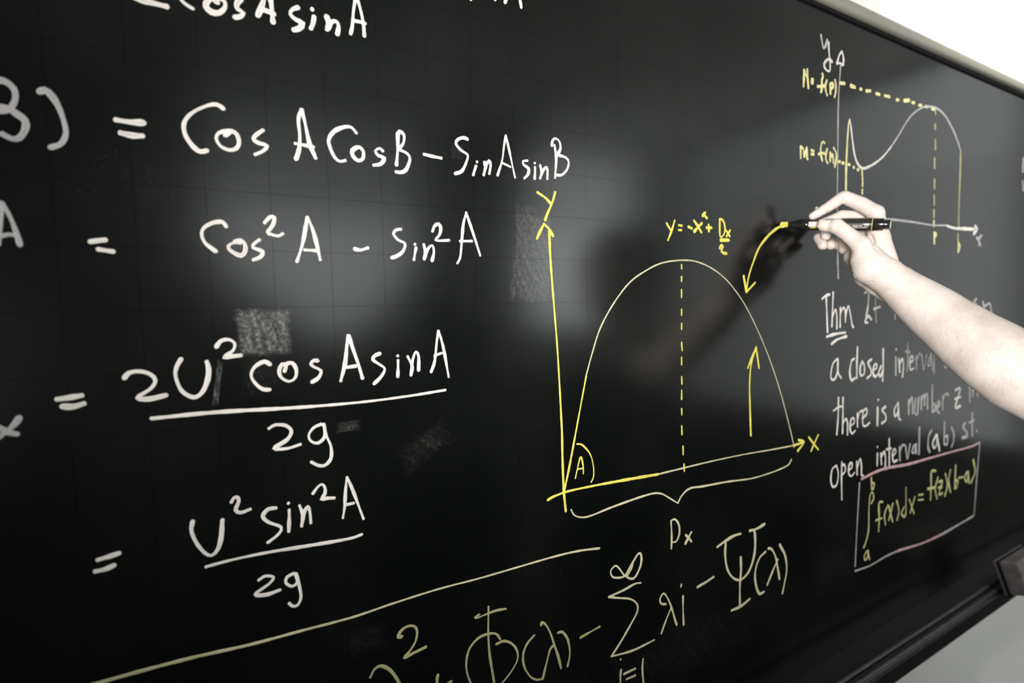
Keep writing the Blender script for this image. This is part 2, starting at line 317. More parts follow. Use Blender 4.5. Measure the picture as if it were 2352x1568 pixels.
WRITING = [
 ('formula', 'white handwriting "- Cos A sin A" cut off by the top edge of the photo', 'white', [
  ('minus_sign','white',6.4,[[(-907,17936),(-815,17925),(-698,17919)]]),
  ('letter','white',3.6,[[(-643,18043),(-601,18004),(-567,17972),(-513,17947)]]),
  ('letter','white',5.6,[[(-332,18042),(-346,18043),(-368,18063),(-407,18033),(-419,17989),(-383,17954),(-326,17960),(-280,18013),(-278,18060),(-306,18077),(-340,18069)]]),
  ('letter','white',5.6,[[(-153,18124),(-187,18067),(-183,18026),(-137,18004),(-171,17966),(-209,17953)]]),
  ('letter','white',5.6,[[(43,18233),(18,18130),(-29,18008)],[(64,18239),(82,18146),(91,17979)],[(0,18069),(46,18066),(102,18053)]]),
  ('letter','white',5.6,[[(304,18159),(254,18128),(236,18085),(277,18051),(336,18031),(307,17980),(257,17955)]]),
  ('letter','white',5.6,[[(424,18173),(425,18173)],[(438,18112),(427,18052),(406,18002)]]),
  ('letter','white',5.6,[[(547,18143),(562,18095),(548,18024)],[(554,18036),(591,18102),(632,18118),(654,18082),(639,18004)]]),
  ('letter','white',4.2,[[(827,18403),(797,18256),(780,18111),(761,18035)],[(827,18403),(864,18272),(884,18159),(890,18042)],[(797,18162),(860,18165),(903,18161)]]),
 ]),
 ('diagram', 'white stroke ends of a line cut off at the top, right of centre', 'white', [
  ('letter','white',4.6,[[(2024,18693),(2020,18662)]]),
  ('letter','white',4.6,[[(2311,18766),(2310,18733)]]),
  ('letter','white',4.6,[[(2487,18859),(2431,18734)],[(2561,18878),(2617,18824),(2637,18736)]]),
 ]),
 ('formula', 'white handwriting "B) =" at the left edge, upper line', 'white', [  # B and bracket: white ink greyed for the light falloff at left
  ('letter','grey',5.6,[[(-1780,17128),(-1744,17154),(-1703,17142),(-1670,17102),(-1667,17039),(-1692,16976),(-1729,16943),(-1785,16937)],[(-1783,16970),(-1714,16963),(-1667,16930),(-1623,16890),(-1627,16825),(-1663,16760),(-1706,16750),(-1754,16776)]]),
  ('bracket','grey',5.2,[[(-1530,17107),(-1499,17128),(-1460,17093),(-1421,17005),(-1397,16896),(-1395,16820),(-1428,16749),(-1490,16715)]]),
  ('equals_sign','white',5.6,[[(-1081,16976),(-994,16972),(-901,16980)],[(-1057,16881),(-983,16871),(-915,16877)]]),
 ]),
 ('formula', 'white handwriting "Cos A Cos B - Sin A sin B", the widest formula', 'white', [
  ('letter','white',4.4,[[(-331,17179),(-373,17206),(-440,17191),(-547,17124),(-610,17052),(-629,16982),(-613,16906),(-562,16829),(-517,16803),(-469,16819)]]),
  ('letter','white',4.4,[[(-332,16960),(-295,16989),(-321,16997),(-375,16975),(-398,16929),(-371,16869),(-304,16842),(-249,16863),(-226,16914),(-238,16978),(-276,17003),(-321,16994)]]),
  ('letter','white',4.4,[[(-33,17045),(-81,17005),(-113,16962),(-79,16933),(-5,16915),(-41,16866),(-104,16829)]]),
  ('letter','white',4.4,[[(295,17273),(265,17183),(270,17036),(259,16920),(228,16825)],[(297,17273),(320,17157),(351,16978),(381,16900),(399,16856)],[(229,16965),(305,16960),(383,16953)]]),
  ('letter','white',4.4,[[(778,17134),(737,17177),(677,17176),(580,17125),(525,17047),(528,16977),(570,16882),(616,16851),(664,16865)]]),
  ('letter','white',5,[[(785,17003),(735,16967),(739,16913),(786,16877),(830,16900),(839,16968),(803,17005),(754,16987)]]),
  ('letter','white',4.4,[[(1028,16997),(997,17018),(954,16988),(982,16948),(1039,16930),(1004,16871),(934,16851)]]),
  ('letter','white',4.4,[[(1184,17184),(1179,17034),(1160,16875)],[(1179,17165),(1205,17206),(1246,17180),(1241,17104),(1192,17036)],[(1198,17030),(1277,17002),(1302,16948),(1258,16842),(1204,16811),(1154,16812)]]),
  ('minus_sign','white',4.4,[[(1452,17016),(1552,17006),(1640,17000)]]),
  ('letter','white',4.4,[[(1945,17229),(1901,17240),(1833,17214),(1809,17165),(1867,17106),(1941,17068),(1924,16992),(1868,16893),(1790,16858)]]),
  ('letter','white',4.4,[[(2049,17009),(2050,17008)],[(2037,16964),(2020,16922),(2001,16866)]]),
  ('letter','white',4.4,[[(2139,17017),(2145,16949),(2125,16878)],[(2128,16886),(2162,16992),(2198,17037),(2213,16997),(2194,16899)]]),
  ('letter','white',3.4,[[(2407,17332),(2383,17211),(2355,17055),(2294,16889)],[(2410,17332),(2448,17177),(2516,16889)],[(2346,17033),(2403,17018),(2460,16999)]]),
  ('letter','white',4.4,[[(2681,17092),(2621,17078),(2637,17037),(2696,17008),(2686,16942),(2637,16894)]]),
  ('letter','white',4.4,[[(2779,17077),(2780,17076)],[(2783,17031),(2781,16959),(2775,16901)]]),
  ('letter','white',4.4,[[(2853,17061),(2870,16982),(2851,16915)],[(2851,16922),(2897,17014),(2942,17048),(2953,16991),(2948,16917)]]),
  ('letter','white',4.4,[[(3055,17310),(3076,17166),(3057,16943)],[(3018,17298),(3028,17358),(3074,17389),(3128,17356),(3136,17276),(3089,17204)],[(3095,17205),(3209,17189),(3254,17142),(3225,17049),(3150,16982),(3085,16975)]]),
 ]),
 ('formula', 'white handwriting "A =" at the left edge, middle line', 'white', [  # A is greyed: dimmer light at the left put into its ink
  ('letter','grey',4.2,[[(-1794,16289),(-1804,16144),(-1827,15988)],[(-1791,16287),(-1753,16203),(-1725,16093),(-1706,15987)],[(-1822,16044),(-1761,16063),(-1715,16054)]]),
  ('equals_sign','white',4.8,[[(-1295,16030),(-1247,16040),(-1198,16048)],[(-1248,15974),(-1202,15966),(-1155,15959)]]),
 ]),
 ('formula', 'white handwriting "Cos squared A - Sin squared A" below the widest formula', 'white', [
  ('letter','white',4.2,[[(-359,16195),(-387,16233),(-457,16222),(-522,16180),(-545,16127),(-523,16051),(-446,15982)]]),
  ('letter','white',4.2,[[(-259,16061),(-277,16063),(-313,16059),(-352,16031),(-334,15992),(-258,15952),(-222,15996),(-223,16056),(-257,16088),(-300,16075)]]),
  ('letter','white',4.2,[[(-106,16094),(-149,16059),(-159,16025),(-84,15993),(-105,15945),(-162,15919)]]),
  ('digit','white',4.2,[[(-57,16245),(-13,16296),(25,16298),(9,16229),(-35,16165),(-7,16146),(50,16135),(87,16157)]]),
  ('letter','white',4.2,[[(301,16315),(284,16223),(250,16067),(196,15911)],[(305,16316),(344,16212),(373,16086),(401,15933)],[(268,16019),(322,16017),(388,16015)]]),
  ('minus_sign','white',4.8,[[(719,16044),(778,16035),(846,16057)]]),
  ('letter','white',4.2,[[(1184,16253),(1139,16246),(1106,16206),(1152,16147),(1222,16112),(1196,16034),(1130,15986),(1079,15969)]]),
  ('letter','white',4.2,[[(1325,16111),(1327,16110)],[(1336,16077),(1322,16014),(1310,15955)]]),
  ('letter','white',4.2,[[(1420,16112),(1434,16034),(1420,15962)],[(1420,15970),(1460,16066),(1513,16107),(1527,16036),(1504,15948)]]),
  ('digit','white',4.2,[[(1520,16250),(1544,16306),(1588,16328),(1613,16286),(1593,16214),(1548,16164),(1600,16158),(1701,16167)]]),
  ('letter','white',3.9,[[(1907,16465),(1870,16341),(1847,16161),(1825,15997),(1790,15931)],[(1907,16465),(1961,16313),(2012,16167),(2061,16020)],[(1826,16163),(1902,16166),(1966,16169)]]),
 ]),
 ('formula', 'white handwriting "x =" at the left edge, lower line', 'white', [  # x takes grey too, the left light falloff put into colour
  ('letter','grey',5.2,[[(-1916,14676),(-1860,14622),(-1809,14600)],[(-1788,14723),(-1822,14670),(-1886,14609),(-1922,14585)]]),
  ('equals_sign','white',5.2,[[(-1564,14834),(-1497,14839),(-1416,14848)],[(-1538,14777),(-1473,14767),(-1406,14784)]]),
 ]),
 ('formula', 'white fraction "2U squared cos A sin A over 2g" with a long fraction line', 'white', [
  ('digit','white',4.6,[[(-1140,14958),(-1107,14999),(-1034,15006),(-963,14975),(-934,14921),(-969,14860),(-1062,14793),(-984,14776),(-866,14795)]]),
  ('letter','white',4.6,[[(-746,15087),(-783,15018),(-792,14941),(-755,14820),(-674,14757),(-609,14793),(-564,14895),(-551,14988),(-562,15052)]]),
  ('digit','white',4.2,[[(-486,15170),(-449,15221),(-389,15232),(-343,15196),(-358,15136),(-432,15080),(-372,15085),(-299,15088)]]),
  ('letter','white',4.2,[[(-69,14990),(-116,15021),(-194,14981),(-228,14908),(-200,14836),(-140,14775),(-83,14766)]]),
  ('letter','white',4.2,[[(47,14920),(62,14972),(30,14985),(2,14931),(18,14866),(82,14825),(137,14856),(147,14934),(116,14991),(70,14990)]]),
  ('letter','white',4.2,[[(340,14995),(306,15002),(275,14971),(310,14936),(364,14903),(341,14839),(277,14800)]]),
  ('letter','white',4.6,[[(625,15219),(609,15108),(585,14945),(541,14792)],[(631,15219),(667,15090),(713,14936),(748,14796)],[(594,14915),(645,14918),(690,14922)]]),
  ('letter','white',4.2,[[(930,15028),(875,15009),(855,14972),(918,14921),(971,14871),(929,14796),(857,14733)]]),
  ('letter','white',4.2,[[(1106,14994),(1108,14992)],[(1109,14947),(1106,14860),(1100,14782)]]),
  ('letter','white',4.2,[[(1211,14979),(1254,14881),(1238,14786)],[(1243,14794),(1264,14944),(1300,15024),(1327,14972),(1322,14828)]]),
  ('letter','white',3.9,[[(1550,15226),(1529,15105),(1500,14911),(1457,14801)],[(1554,15225),(1601,15052),(1653,14736)],[(1502,14968),(1546,14982),(1581,14991)]]),
  ('fraction_line','white',3.9,[[(-978,14614),(-502,14611),(125,14579),(689,14565),(1161,14574),(1612,14598)],[(-978,14617),(-975,14613)]]),
  ('digit','white',4.2,[[(-105,14416),(-54,14441),(32,14425),(81,14367),(41,14293),(-70,14230),(37,14211),(152,14232)]]),
  ('letter','white',3.8,[[(347,14397),(277,14373),(228,14307),(248,14247),(309,14222),(373,14278),(370,14394)],[(365,14395),(389,14276),(424,14172),(419,14057),(361,14000),(300,14010),(240,14053)]]),
 ]),
 ('formula', 'white fraction "U squared sin squared A over 2g", lowest of the white formulas', 'white', [
  ('equals_sign','white',5,[[(-1390,13533),(-1321,13541),(-1253,13552)],[(-1412,13444),(-1349,13445),(-1290,13462)]]),
  ('letter','white',4.4,[[(-734,13701),(-748,13622),(-718,13510),(-660,13404),(-610,13369),(-562,13410),(-531,13510),(-514,13660)],[(-514,13664),(-513,13662)]]),
  ('digit','white',4,[[(-437,13805),(-415,13839),(-388,13841),(-379,13801),(-407,13729),(-368,13697),(-292,13712)]]),
  ('letter','white',4,[[(-81,13679),(-146,13682),(-193,13628),(-151,13563),(-46,13492),(-71,13433),(-160,13377)],[(-163,13378),(-161,13376)]]),
  ('letter','white',4,[[(25,13702),(26,13700)],[(29,13637),(25,13540),(17,13436)]]),
  ('letter','white',4,[[(120,13658),(146,13563),(131,13460)],[(131,13468),(155,13577),(191,13635),(208,13583),(212,13474)]]),
  ('digit','white',4,[[(242,13749),(283,13799),(326,13824),(353,13785),(350,13728),(317,13679),(364,13680),(435,13669)]]),
  ('letter','white',3.6,[[(560,13848),(542,13716),(528,13565),(507,13459)],[(563,13847),(608,13720),(704,13404)],[(533,13581),(577,13581),(615,13582)]]),
  ('fraction_line','white',3.8,[[(-656,13281),(-455,13290),(-178,13285),(115,13266),(426,13245),(589,13240),(681,13253)],[(-656,13281),(-655,13279)]]),
  ('digit','white',4,[[(-253,13049),(-202,13072),(-132,13044),(-163,12996),(-287,12927),(-196,12897),(-83,12908)]]),
  ('letter','white',4,[[(44,13029),(-16,13012),(-30,12959),(24,12910),(70,12939),(59,13024)],[(59,13024),(84,12902),(94,12782),(60,12717),(16,12723),(-10,12758)]]),
 ]),
 ('formula', 'long thin pale yellow line slanting up under the white fractions', 'pale', [
  ('drawn_line','pale',3.4,[[(-1731,12529),(-1445,12532),(-1125,12527),(-757,12510),(-357,12476),(79,12461),(556,12443),(975,12459),(1472,12467),(1937,12450),(2440,12445),(2984,12439),(3338,12417),(3662,12370)]]),
 ]),
 ('formula', 'dull yellow handwriting of lambda squared and phi of lambda, cut off at the bottom', 'dull', [
  ('digit','dull',4.2,[[(1051,12080),(1010,12087),(1033,12135),(1103,12168),(1180,12150),(1214,12089),(1196,11982),(1136,11904),(1067,11844),(1163,11859),(1308,11879)]]),
  ('letter','dull',4.2,[[(710,11767),(752,11833),(818,11847),(897,11787),(962,11686),(1013,11568),(1077,11401)]]),
  ('letter','dull',4.2,[[(1432,11523),(1420,11469),(1424,11365)],[(1585,11392),(1500,11366)]]),
  ('letter','dull',3.6,[[(2061,12091),(2051,11813),(2060,11534),(2110,11176),(2115,11050)],[(1942,12037),(1885,12018),(1925,12005),(2023,12012),(2156,12016),(2282,11997)],[(2201,11663),(2149,11742),(2050,11775),(1919,11766),(1804,11670),(1767,11503),(1795,11342),(1871,11192),(1999,11111)],[(2146,11620),(2248,11624),(2350,11558),(2417,11455),(2424,11342),(2342,11230),(2219,11135),(2098,11072),(1999,11080)]]),
  ('bracket','dull',3.8,[[(2662,11555),(2560,11485),(2504,11377),(2510,11231),(2588,11074),(2678,10995),(2761,10973)]]),
  ('letter','dull',4.2,[[(2765,11642),(2765,11677),(2820,11640),(2893,11502),(2947,11336),(3002,11168),(3042,11004)],[(2947,11328),(2890,11307),(2830,11147),(2770,10965)]]),
  ('bracket','dull',4.2,[[(3003,11469),(3065,11461),(3142,11352),(3175,11207),(3173,11107),(3140,10993)]]),
  ('minus_sign','dull',4.2,[[(3341,11294),(3485,11314),(3653,11336)]]),
 ]),
 ('formula', 'pale yellow summation sign from i=1 to infinity of lambda i', 'pale', [
  ('infinity_sign','pale',4,[[(4220,12010),(4186,11948),(4095,11884),(3984,12020),(3919,12072),(3842,12023),(3874,11936),(3983,11894),(4084,11896),(4186,12001),(4325,12134),(4375,12076),(4358,11955),(4265,11828),(4185,11824),(4095,11884)]]),
  ('sigma_sign','pale',4,[[(4364,11717),(4253,11733),(4049,11703),(3805,11688)],[(3805,11688),(3959,11627),(4162,11554),(4284,11455),(4299,11342),(4182,11199),(3998,11009),(3841,10870)],[(3841,10870),(4215,10822),(4605,10835)]]),
  ('letter','pale',4,[[(3996,10774),(3999,10772)],[(4006,10631),(3994,10545),(3993,10366)]]),
  ('equals_sign','pale',4,[[(4051,10551),(4258,10552)],[(4096,10462),(4257,10456)]]),
  ('digit','pale',4,[[(4399,10633),(4386,10490),(4409,10259),(4421,10143)]]),
  ('letter','pale',4,[[(4831,11277),(4741,11312),(4717,11387),(4786,11445),(4862,11355),(4939,11194),(5001,11013),(5042,10907)],[(4939,11206),(4831,11044),(4740,10880)]]),
  ('letter','pale',4,[[(5135,11477),(5123,11444)],[(5167,11299),(5168,11100),(5181,10862)]]),
 ]),
 ('formula', 'pale yellow handwriting "- psi (lambda)" right of the summation sign', 'pale', [
  ('minus_sign','pale',4.2,[[(5459,11343),(5632,11365),(5809,11400)]]),
  ('letter','pale',4.6,[[(5885,11838),(6077,11888),(6256,11919),(6410,11915)],[(6070,11853),(6062,11660),(6118,11425),(6264,11249),(6449,11185),(6637,11285),(6748,11510),(6764,11735),(6742,11893)],[(6627,11912),(6800,11905),(6995,11937)],[(6419,11544),(6429,11341),(6406,11096),(6410,10767)],[(6215,10757),(6436,10759),(6644,10811)]]),
  ('bracket','pale',4.2,[[(7023,11479),(6866,11403),(6772,11223),(6787,11013),(6876,10832),(6995,10824)]]),
  ('letter','pale',4.2,[[(7094,11513),(7184,11478),(7289,11320),(7356,11091),(7401,10919)],[(7344,11266),(7232,11124),(7082,10916)]]),
  ('bracket','pale',4.2,[[(7389,11506),(7540,11282),(7589,11028),(7530,10802),(7483,10654)]]),
 ]),
 ('formula', 'pale yellow handwriting "Dx" under the curly brace', 'pale', [
  ('letter','pale',4,[[(4929,12435),(4942,12241),(4936,12050)],[(4929,12447),(5000,12454),(5077,12368),(5093,12228),(5031,12129),(4954,12136)]]),
  ('letter','pale',4,[[(5331,12191),(5267,12118),(5210,12051)],[(5219,12176),(5283,12114),(5332,12056)]]),
 ]),
 ('diagram', 'pale yellow curly brace under the parabola', 'pale', [
  ('brace','pale',3.4,[[(3224,12964),(3275,12883),(3396,12831),(3544,12825),(3826,12857),(4229,12890),(4568,12902),(4743,12868),(4893,12779),(5061,12671)],[(5061,12671),(5139,12764),(5297,12835),(5590,12814),(6103,12785),(6652,12734),(7079,12738),(7444,12765),(7610,12802),(7668,12871)]]),
 ]),
 ('diagram', 'bright yellow axes labelled Y and X with arrow heads around the parabola', 'yellow', [
  ('axis_line','yellow',4.6,[[(2884,13155),(2975,13181),(3208,13204),(3700,13194),(4230,13172),(4685,13149)]]),
  ('axis_line','pale',2.8,[[(4680,13149),(5170,13153),(5755,13154),(6457,13141),(7235,13108),(7728,13093)]]),
  ('arrow_head','yellow',4.4,[[(7730,13093),(7990,13107)],[(7858,13164),(8008,13105),(7841,12981)]]),
  ('letter','yellow',4,[[(8144,13171),(8283,13043),(8424,12918)],[(8416,13173),(8306,13039),(8218,12923)]]),
  ('axis_line','yellow',4,[[(2961,16342),(2978,15952),(3013,15486),(3051,15007),(3078,14527),(3096,14136),(3105,13902),(3107,13614),(3120,13220),(3145,12960)]]),
  ('arrow_head','yellow',4.4,[[(2793,16232),(2838,16316),(2891,16401)],[(2891,16401),(2961,16350),(3016,16270)]]),
  ('letter','yellow',4.4,[[(2809,16754),(2923,16696),(3000,16629)],[(3054,16775),(3012,16657),(2942,16524),(2907,16445)]]),
  ('arc','yellow',2.8,[[(3324,13767),(3408,13741),(3529,13603),(3577,13435),(3575,13315),(3537,13251)]]),
  ('letter','yellow',3,[[(3294,13345),(3332,13477),(3370,13589),(3394,13575),(3417,13462),(3416,13383)],[(3332,13453),(3417,13449)]]),
 ]),
 ('diagram', 'thin yellow parabola drawn over the X axis', 'pale', [
  ('parabola_curve','yellow',3.6,[[(3126,13219),(3214,13537),(3299,13875),(3370,14162),(3476,14588)]]),
  ('parabola_curve','pale',2.5,[[(3476,14588),(3581,14879),(3708,15173),(3921,15469),(4190,15734),(4469,15889),(4758,15995),(5117,16040),(5433,16027),(5763,15930),(6077,15761),(6405,15477),(6672,15157),(6952,14751),(7198,14328),(7409,13894),(7640,13340),(7741,13058)]]),
 ]),
 ('diagram', 'yellow dashed vertical line down the middle of the parabola', 'yellow', [
  ('dash','yellow',3.4,[[(5129,15982),(5132,15925)]]),
  ('dash','yellow',3.4,[[(5129,15822),(5130,15757)]]),
  ('dash','yellow',3.4,[[(5130,15643),(5130,15537)]]),
  ('dash','yellow',3.4,[[(5130,15374),(5130,15295)]]),
  ('dash','yellow',3.4,[[(5131,15180),(5131,15100)]]),
  ('dash','yellow',3.4,[[(5131,14918),(5141,14806)]]),
  ('dash','yellow',3.4,[[(5131,14713),(5132,14610)]]),
  ('dash','yellow',3.4,[[(5132,14445),(5138,14341)]]),
  ('dash','yellow',3.4,[[(5132,14254),(5133,14128)]]),
  ('dash','yellow',3.4,[[(5133,13999),(5136,13912)]]),
  ('dash','yellow',3.4,[[(5133,13756),(5140,13630)]]),
  ('dash','yellow',3.4,[[(5163,13464),(5166,13345)]]),
  ('dash','yellow',3.4,[[(5182,13207),(5189,13103)]]),
 ]),
 ('formula', 'bright yellow handwriting "y = -x squared + Dx over 2" above the parabola', 'yellow', [
  ('letter','yellow',4.4,[[(4847,16523),(4921,16438)],[(4997,16566),(4936,16421),(4871,16301)]]),
  ('equals_sign','yellow',4.4,[[(5073,16510),(5134,16505)],[(5073,16445),(5125,16446)]]),
  ('minus_sign','yellow',4.4,[[(5259,16499),(5325,16480)]]),
  ('letter','yellow',4.4,[[(5369,16586),(5450,16513),(5515,16437)],[(5524,16562),(5450,16502),(5370,16436)]]),
  ('digit','yellow',4.4,[[(5539,16662),(5595,16717),(5582,16672),(5628,16639)]]),
  ('plus_sign','yellow',4.4,[[(5619,16505),(5722,16510)],[(5662,16547),(5669,16458)]]),
  ('letter','yellow',3.4,[[(5896,16633),(5905,16402),(5960,16404),(6008,16475),(5993,16589),(5930,16644),(5889,16633)]]),
  ('letter','yellow',3.8,[[(6035,16488),(6113,16411)],[(6119,16494),(6043,16403)]]),
  ('fraction_line','yellow',5,[[(5916,16345),(6093,16352)]]),
  ('digit','yellow',4.4,[[(5900,16230),(5927,16272),(5968,16256),(5934,16193),(5986,16164),(6046,16161)]]),
 ]),
 ('diagram', 'bright yellow curved arrow from the marker tip down to the parabola', 'yellow', [
  ('arrow_line','yellow',4,[[(7413,16650),(7191,16571),(6957,16425),(6767,16248),(6638,16028),(6547,15835),(6495,15614)]]),
  ('arrow_head','yellow',4.4,[[(6429,15841),(6495,15607)],[(6692,15739),(6495,15600)]]),
  ('paint_dab','yellow',9,[[(7319,16635),(7466,16658)]]),
 ]),
 ('diagram', 'bright yellow upright arrow inside the parabola at right', 'yellow', [
  ('arrow_line','yellow',3.8,[[(6633,13408),(6609,13781),(6591,14204),(6624,14521),(6735,14761)]]),
  ('arrow_head','yellow',3.8,[[(6542,14459),(6641,14619),(6735,14761)],[(6735,14761),(6810,14438)]]),
 ]),
 ('diagram', 'white y axis with a hollow arrow head on the far graph', 'white', [
  ('letter','grey',5,[[(8285,19707),(8326,19598),(8366,19524),(8426,19578),(8467,19671)]]),
  ('letter','white',4.4,[[(8506,19641),(8513,19537),(8536,19411),(8555,19326),(8558,19221),(8520,19187),(8448,19200),(8392,19242),(8406,19305),(8490,19370),(8553,19379),(8618,19357)]]),
  ('arrow_head','white',4.4,[[(8894,19578),(8822,19514),(8777,19415),(8747,19356)],[(8894,19578),(8939,19493),(8943,19377)],[(8747,19356),(8844,19380),(8927,19365)]]),
  ('axis_line','grey',3.4,[[(8861,19352),(8844,19160),(8821,18886),(8815,18614),(8819,18282)]]),
  ('axis_line','grey',3,[[(8819,18282),(8831,17811),(8838,17278),(8854,16844),(8878,16347)]]),
  ('dot_mark','white',8,[[(8244,16947),(8262,16952)]]),
  ('axis_line','white',3.6,[[(8878,16347),(8894,16112),(8918,15823)]]),
 ]),
 ('diagram', 'white x axis with a small arrow head and letter x on the far graph', 'white', [
  ('axis_line','grey',4,[[(10213,16897),(10627,16922),(11326,16923),(11756,16915),(12222,16907),(12841,16936)]]),
  ('axis_line','white',6.4,[[(12870,16926),(13198,16898),(13613,16909),(14152,16925)]]),
  ('arrow_head','white',7,[[(14173,16998),(14291,16927),(14116,16827)]]),
  ('letter','grey',6,[[(14279,16750),(14396,16695),(14406,16586)],[(14528,16810),(14394,16719),(14507,16590)]]),
 ]),
 ('diagram', 'white wavy curve with a dip and a hump on the far graph', 'white', [
  ('graph_curve','white',4.4,[[(9171,18512),(9210,18409),(9280,18141),(9341,17958),(9416,17837),(9525,17764),(9633,17749),(9741,17772),(9996,17872),(10292,18033),(10554,18236)]]),
  ('graph_curve','grey',4,[[(10554,18236),(10802,18467),(10993,18666),(11210,18865),(11451,19016),(11711,19127),(11925,19176),(12246,19195),(12585,19119),(12891,18945),(13154,18737),(13351,18517)]]),
 ]),
 ('formula', 'yellow handwriting "M = f(p)" beside the far graph', 'yellow2', [
  ('letter','yellow2',5,[[(7844,19079),(7845,18956),(7839,18827)],[(7851,19076),(7890,19015),(7936,18973)],[(7932,19102),(7943,18991),(7952,18924),(7967,18824)]]),
  ('dot_mark','yellow2',9,[[(8074,18968),(8066,18928)]]),
  ('letter','yellow2',6,[[(8342,19110),(8359,19069),(8329,19011),(8341,18908),(8312,18824)],[(8217,18891),(8394,18931)]]),
  ('bracket','yellow2',5,[[(8470,19033),(8433,18951),(8444,18865),(8485,18802)]]),
  ('letter','yellow2',6,[[(8566,18993),(8579,18844)],[(8567,18984),(8629,19022),(8655,18982),(8601,18919)]]),
  ('bracket','yellow2',5,[[(8708,19081),(8735,19006),(8731,18888),(8701,18812)]]),
 ]),
 ('diagram', 'yellow dashed line running from M to the hump of the far graph', 'yellow2', [
  ('dash','yellow2',6.4,[[(8872,19064),(8988,19080)]]),
  ('dash','yellow2',6.4,[[(9174,19077),(9311,19074)]]),
  ('dash','yellow2',6.4,[[(9469,19072),(9513,19078)]]),
  ('dash','yellow2',6.4,[[(9664,19074),(9799,19102)]]),
  ('dash','yellow2',6.4,[[(9993,19087),(10105,19093)]]),
  ('dash','yellow2',6.4,[[(10276,19100),(10449,19109)]]),
  ('dash','yellow2',6.4,[[(10697,19096),(10767,19108)]]),
  ('dash','yellow2',6.4,[[(10969,19126),(11164,19167)]]),
  ('dash','yellow2',6.4,[[(11270,19141),(11355,19152)]]),
  ('dash','yellow2',6.4,[[(11539,19138),(11636,19149)]]),
  ('dash','yellow2',6.4,[[(11801,19158),(11873,19161)]]),
  ('dash','yellow2',6.4,[[(12046,19159),(12169,19162)]]),
 ]),
 ('formula', 'yellow handwriting "m = f(n)" beside the far graph', 'yellow2', [
  ('letter','yellow2',4.6,[[(7788,17895),(7796,17715)],[(7796,17879),(7855,17869),(7889,17743)],[(7889,17747),(7951,17898),(7963,17743),(7984,17719)]]),
  ('equals_sign','yellow2',5,[[(8073,17870),(8142,17861)],[(8075,17807),(8143,17812)]]),
  ('letter','yellow2',4.6,[[(8440,18031),(8392,18043),(8347,17992),(8334,17902),(8353,17806),(8386,17739)],[(8274,17828),(8351,17859),(8446,17862)]]),
  ('bracket','yellow2',4.6,[[(8515,17942),(8485,17858),(8488,17768),(8538,17720)]]),
  ('letter','yellow2',4.6,[[(8604,17899),(8609,17755)],[(8613,17891),(8672,17825),(8677,17890),(8707,17739)]]),
  ('bracket','yellow2',4.6,[[(8707,17988),(8783,17911),(8787,17802),(8750,17680)]]),
 ]),
 ('diagram', 'yellow solid and dotted lines at the dip of the far graph', 'yellow2', [
  ('drawn_line','yellow2',5.4,[[(9161,18489),(9133,18398),(9105,18024),(9094,17652),(9105,17191)]]),
  ('dash','yellow2',5.5,[[(8846,17777),(8904,17783)]]),
  ('dash','yellow2',5.5,[[(8968,17768),(9018,17771)]]),
  ('dash','yellow2',5.5,[[(9155,17761),(9196,17765)]]),
  ('dash','yellow2',5.5,[[(9315,17733),(9336,17735)]]),
  ('dash','yellow2',5.5,[[(9439,17707),(9488,17712)]]),
  ('dash','yellow2',5,[[(9590,17718),(9600,17618)]]),
  ('dash','yellow2',5,[[(9609,17581),(9614,17543)]]),
  ('dash','yellow2',5,[[(9616,17500),(9615,17442)]]),
  ('dash','yellow2',5,[[(9614,17380),(9613,17308)]]),
 ]),
 ('diagram', 'dull yellow dashed line dropping from the hump of the far graph', 'dull', [
  ('dash','dull',6,[[(12200,19124),(12203,19082)]]),
  ('dash','dull',6,[[(12217,18880),(12223,18795)]]),
  ('dash','dull',6,[[(12242,18582),(12255,18400)]]),
  ('dash','dull',6,[[(12234,18224),(12248,18031)]]),
  ('dash','dull',6,[[(12258,17814),(12270,17640)]]),
  ('dash','dull',6,[[(12266,17498),(12279,17312)]]),
  ('dash','dull',6,[[(12271,17213),(12281,17066)]]),
  ('dash','yellow2',6,[[(12286,16994),(12293,16895)]]),
  ('letter','yellow2',6,[[(12316,16768),(12336,16547)],[(12321,16759),(12403,16741),(12351,16676)]]),
 ]),
 ('diagram', 'dull yellow upright line at the end of the far curve, marked b', 'dull', [
  ('drawn_line','dull',6,[[(13354,18502),(13369,17990),(13363,17416),(13385,16943)]]),
  ('dash','dull',6,[[(13371,16792),(13372,16652)]]),
  ('letter','yellow2',6,[[(13395,16618),(13401,16408)],[(13406,16607),(13474,16539),(13441,16433)]]),
 ]),
 ('diagram', 'pale stroke of writing cut off at the right edge of the photo', 'grey', [
  ('letter','grey',7,[[(16677,18738),(16671,18425)]]),
  ('letter','grey',7,[[(16697,18191),(16761,17987)]]),
 ]),
 ('formula', 'white handwriting "Thm" underlined twice, below the hand', 'white', [
  ('letter','white',4.6,[[(8455,15479),(8570,15534),(8675,15549)],[(8570,15523),(8599,15253),(8630,14913)]]),
  ('letter','white',4,[[(8777,15589),(8765,15249),(8758,14999)],[(8760,15158),(8856,15292),(8902,15154),(8909,14959)]]),
  ('letter','white',4,[[(9005,15324),(9005,15105),(9010,14978)],[(9009,15220),(9100,15322),(9167,15216),(9164,15065)],[(9160,15170),(9245,15342),(9314,15212),(9387,14999),(9431,14969)]]),
  ('underline','white',5,[[(8605,14835),(8851,14869),(9171,14883)]]),
  ('underline','white',5,[[(8756,14706),(8936,14773),(9216,14813)]]),
 ]),
 ('formula', 'white handwriting "If" running under the forearm', 'white', [
  ('letter','white',5,[[(9776,15572),(9999,15597)],[(9909,15583),(9898,15342),(9840,15127)],[(10023,15085),(9907,15149),(9804,15044),(9894,15034)]]),
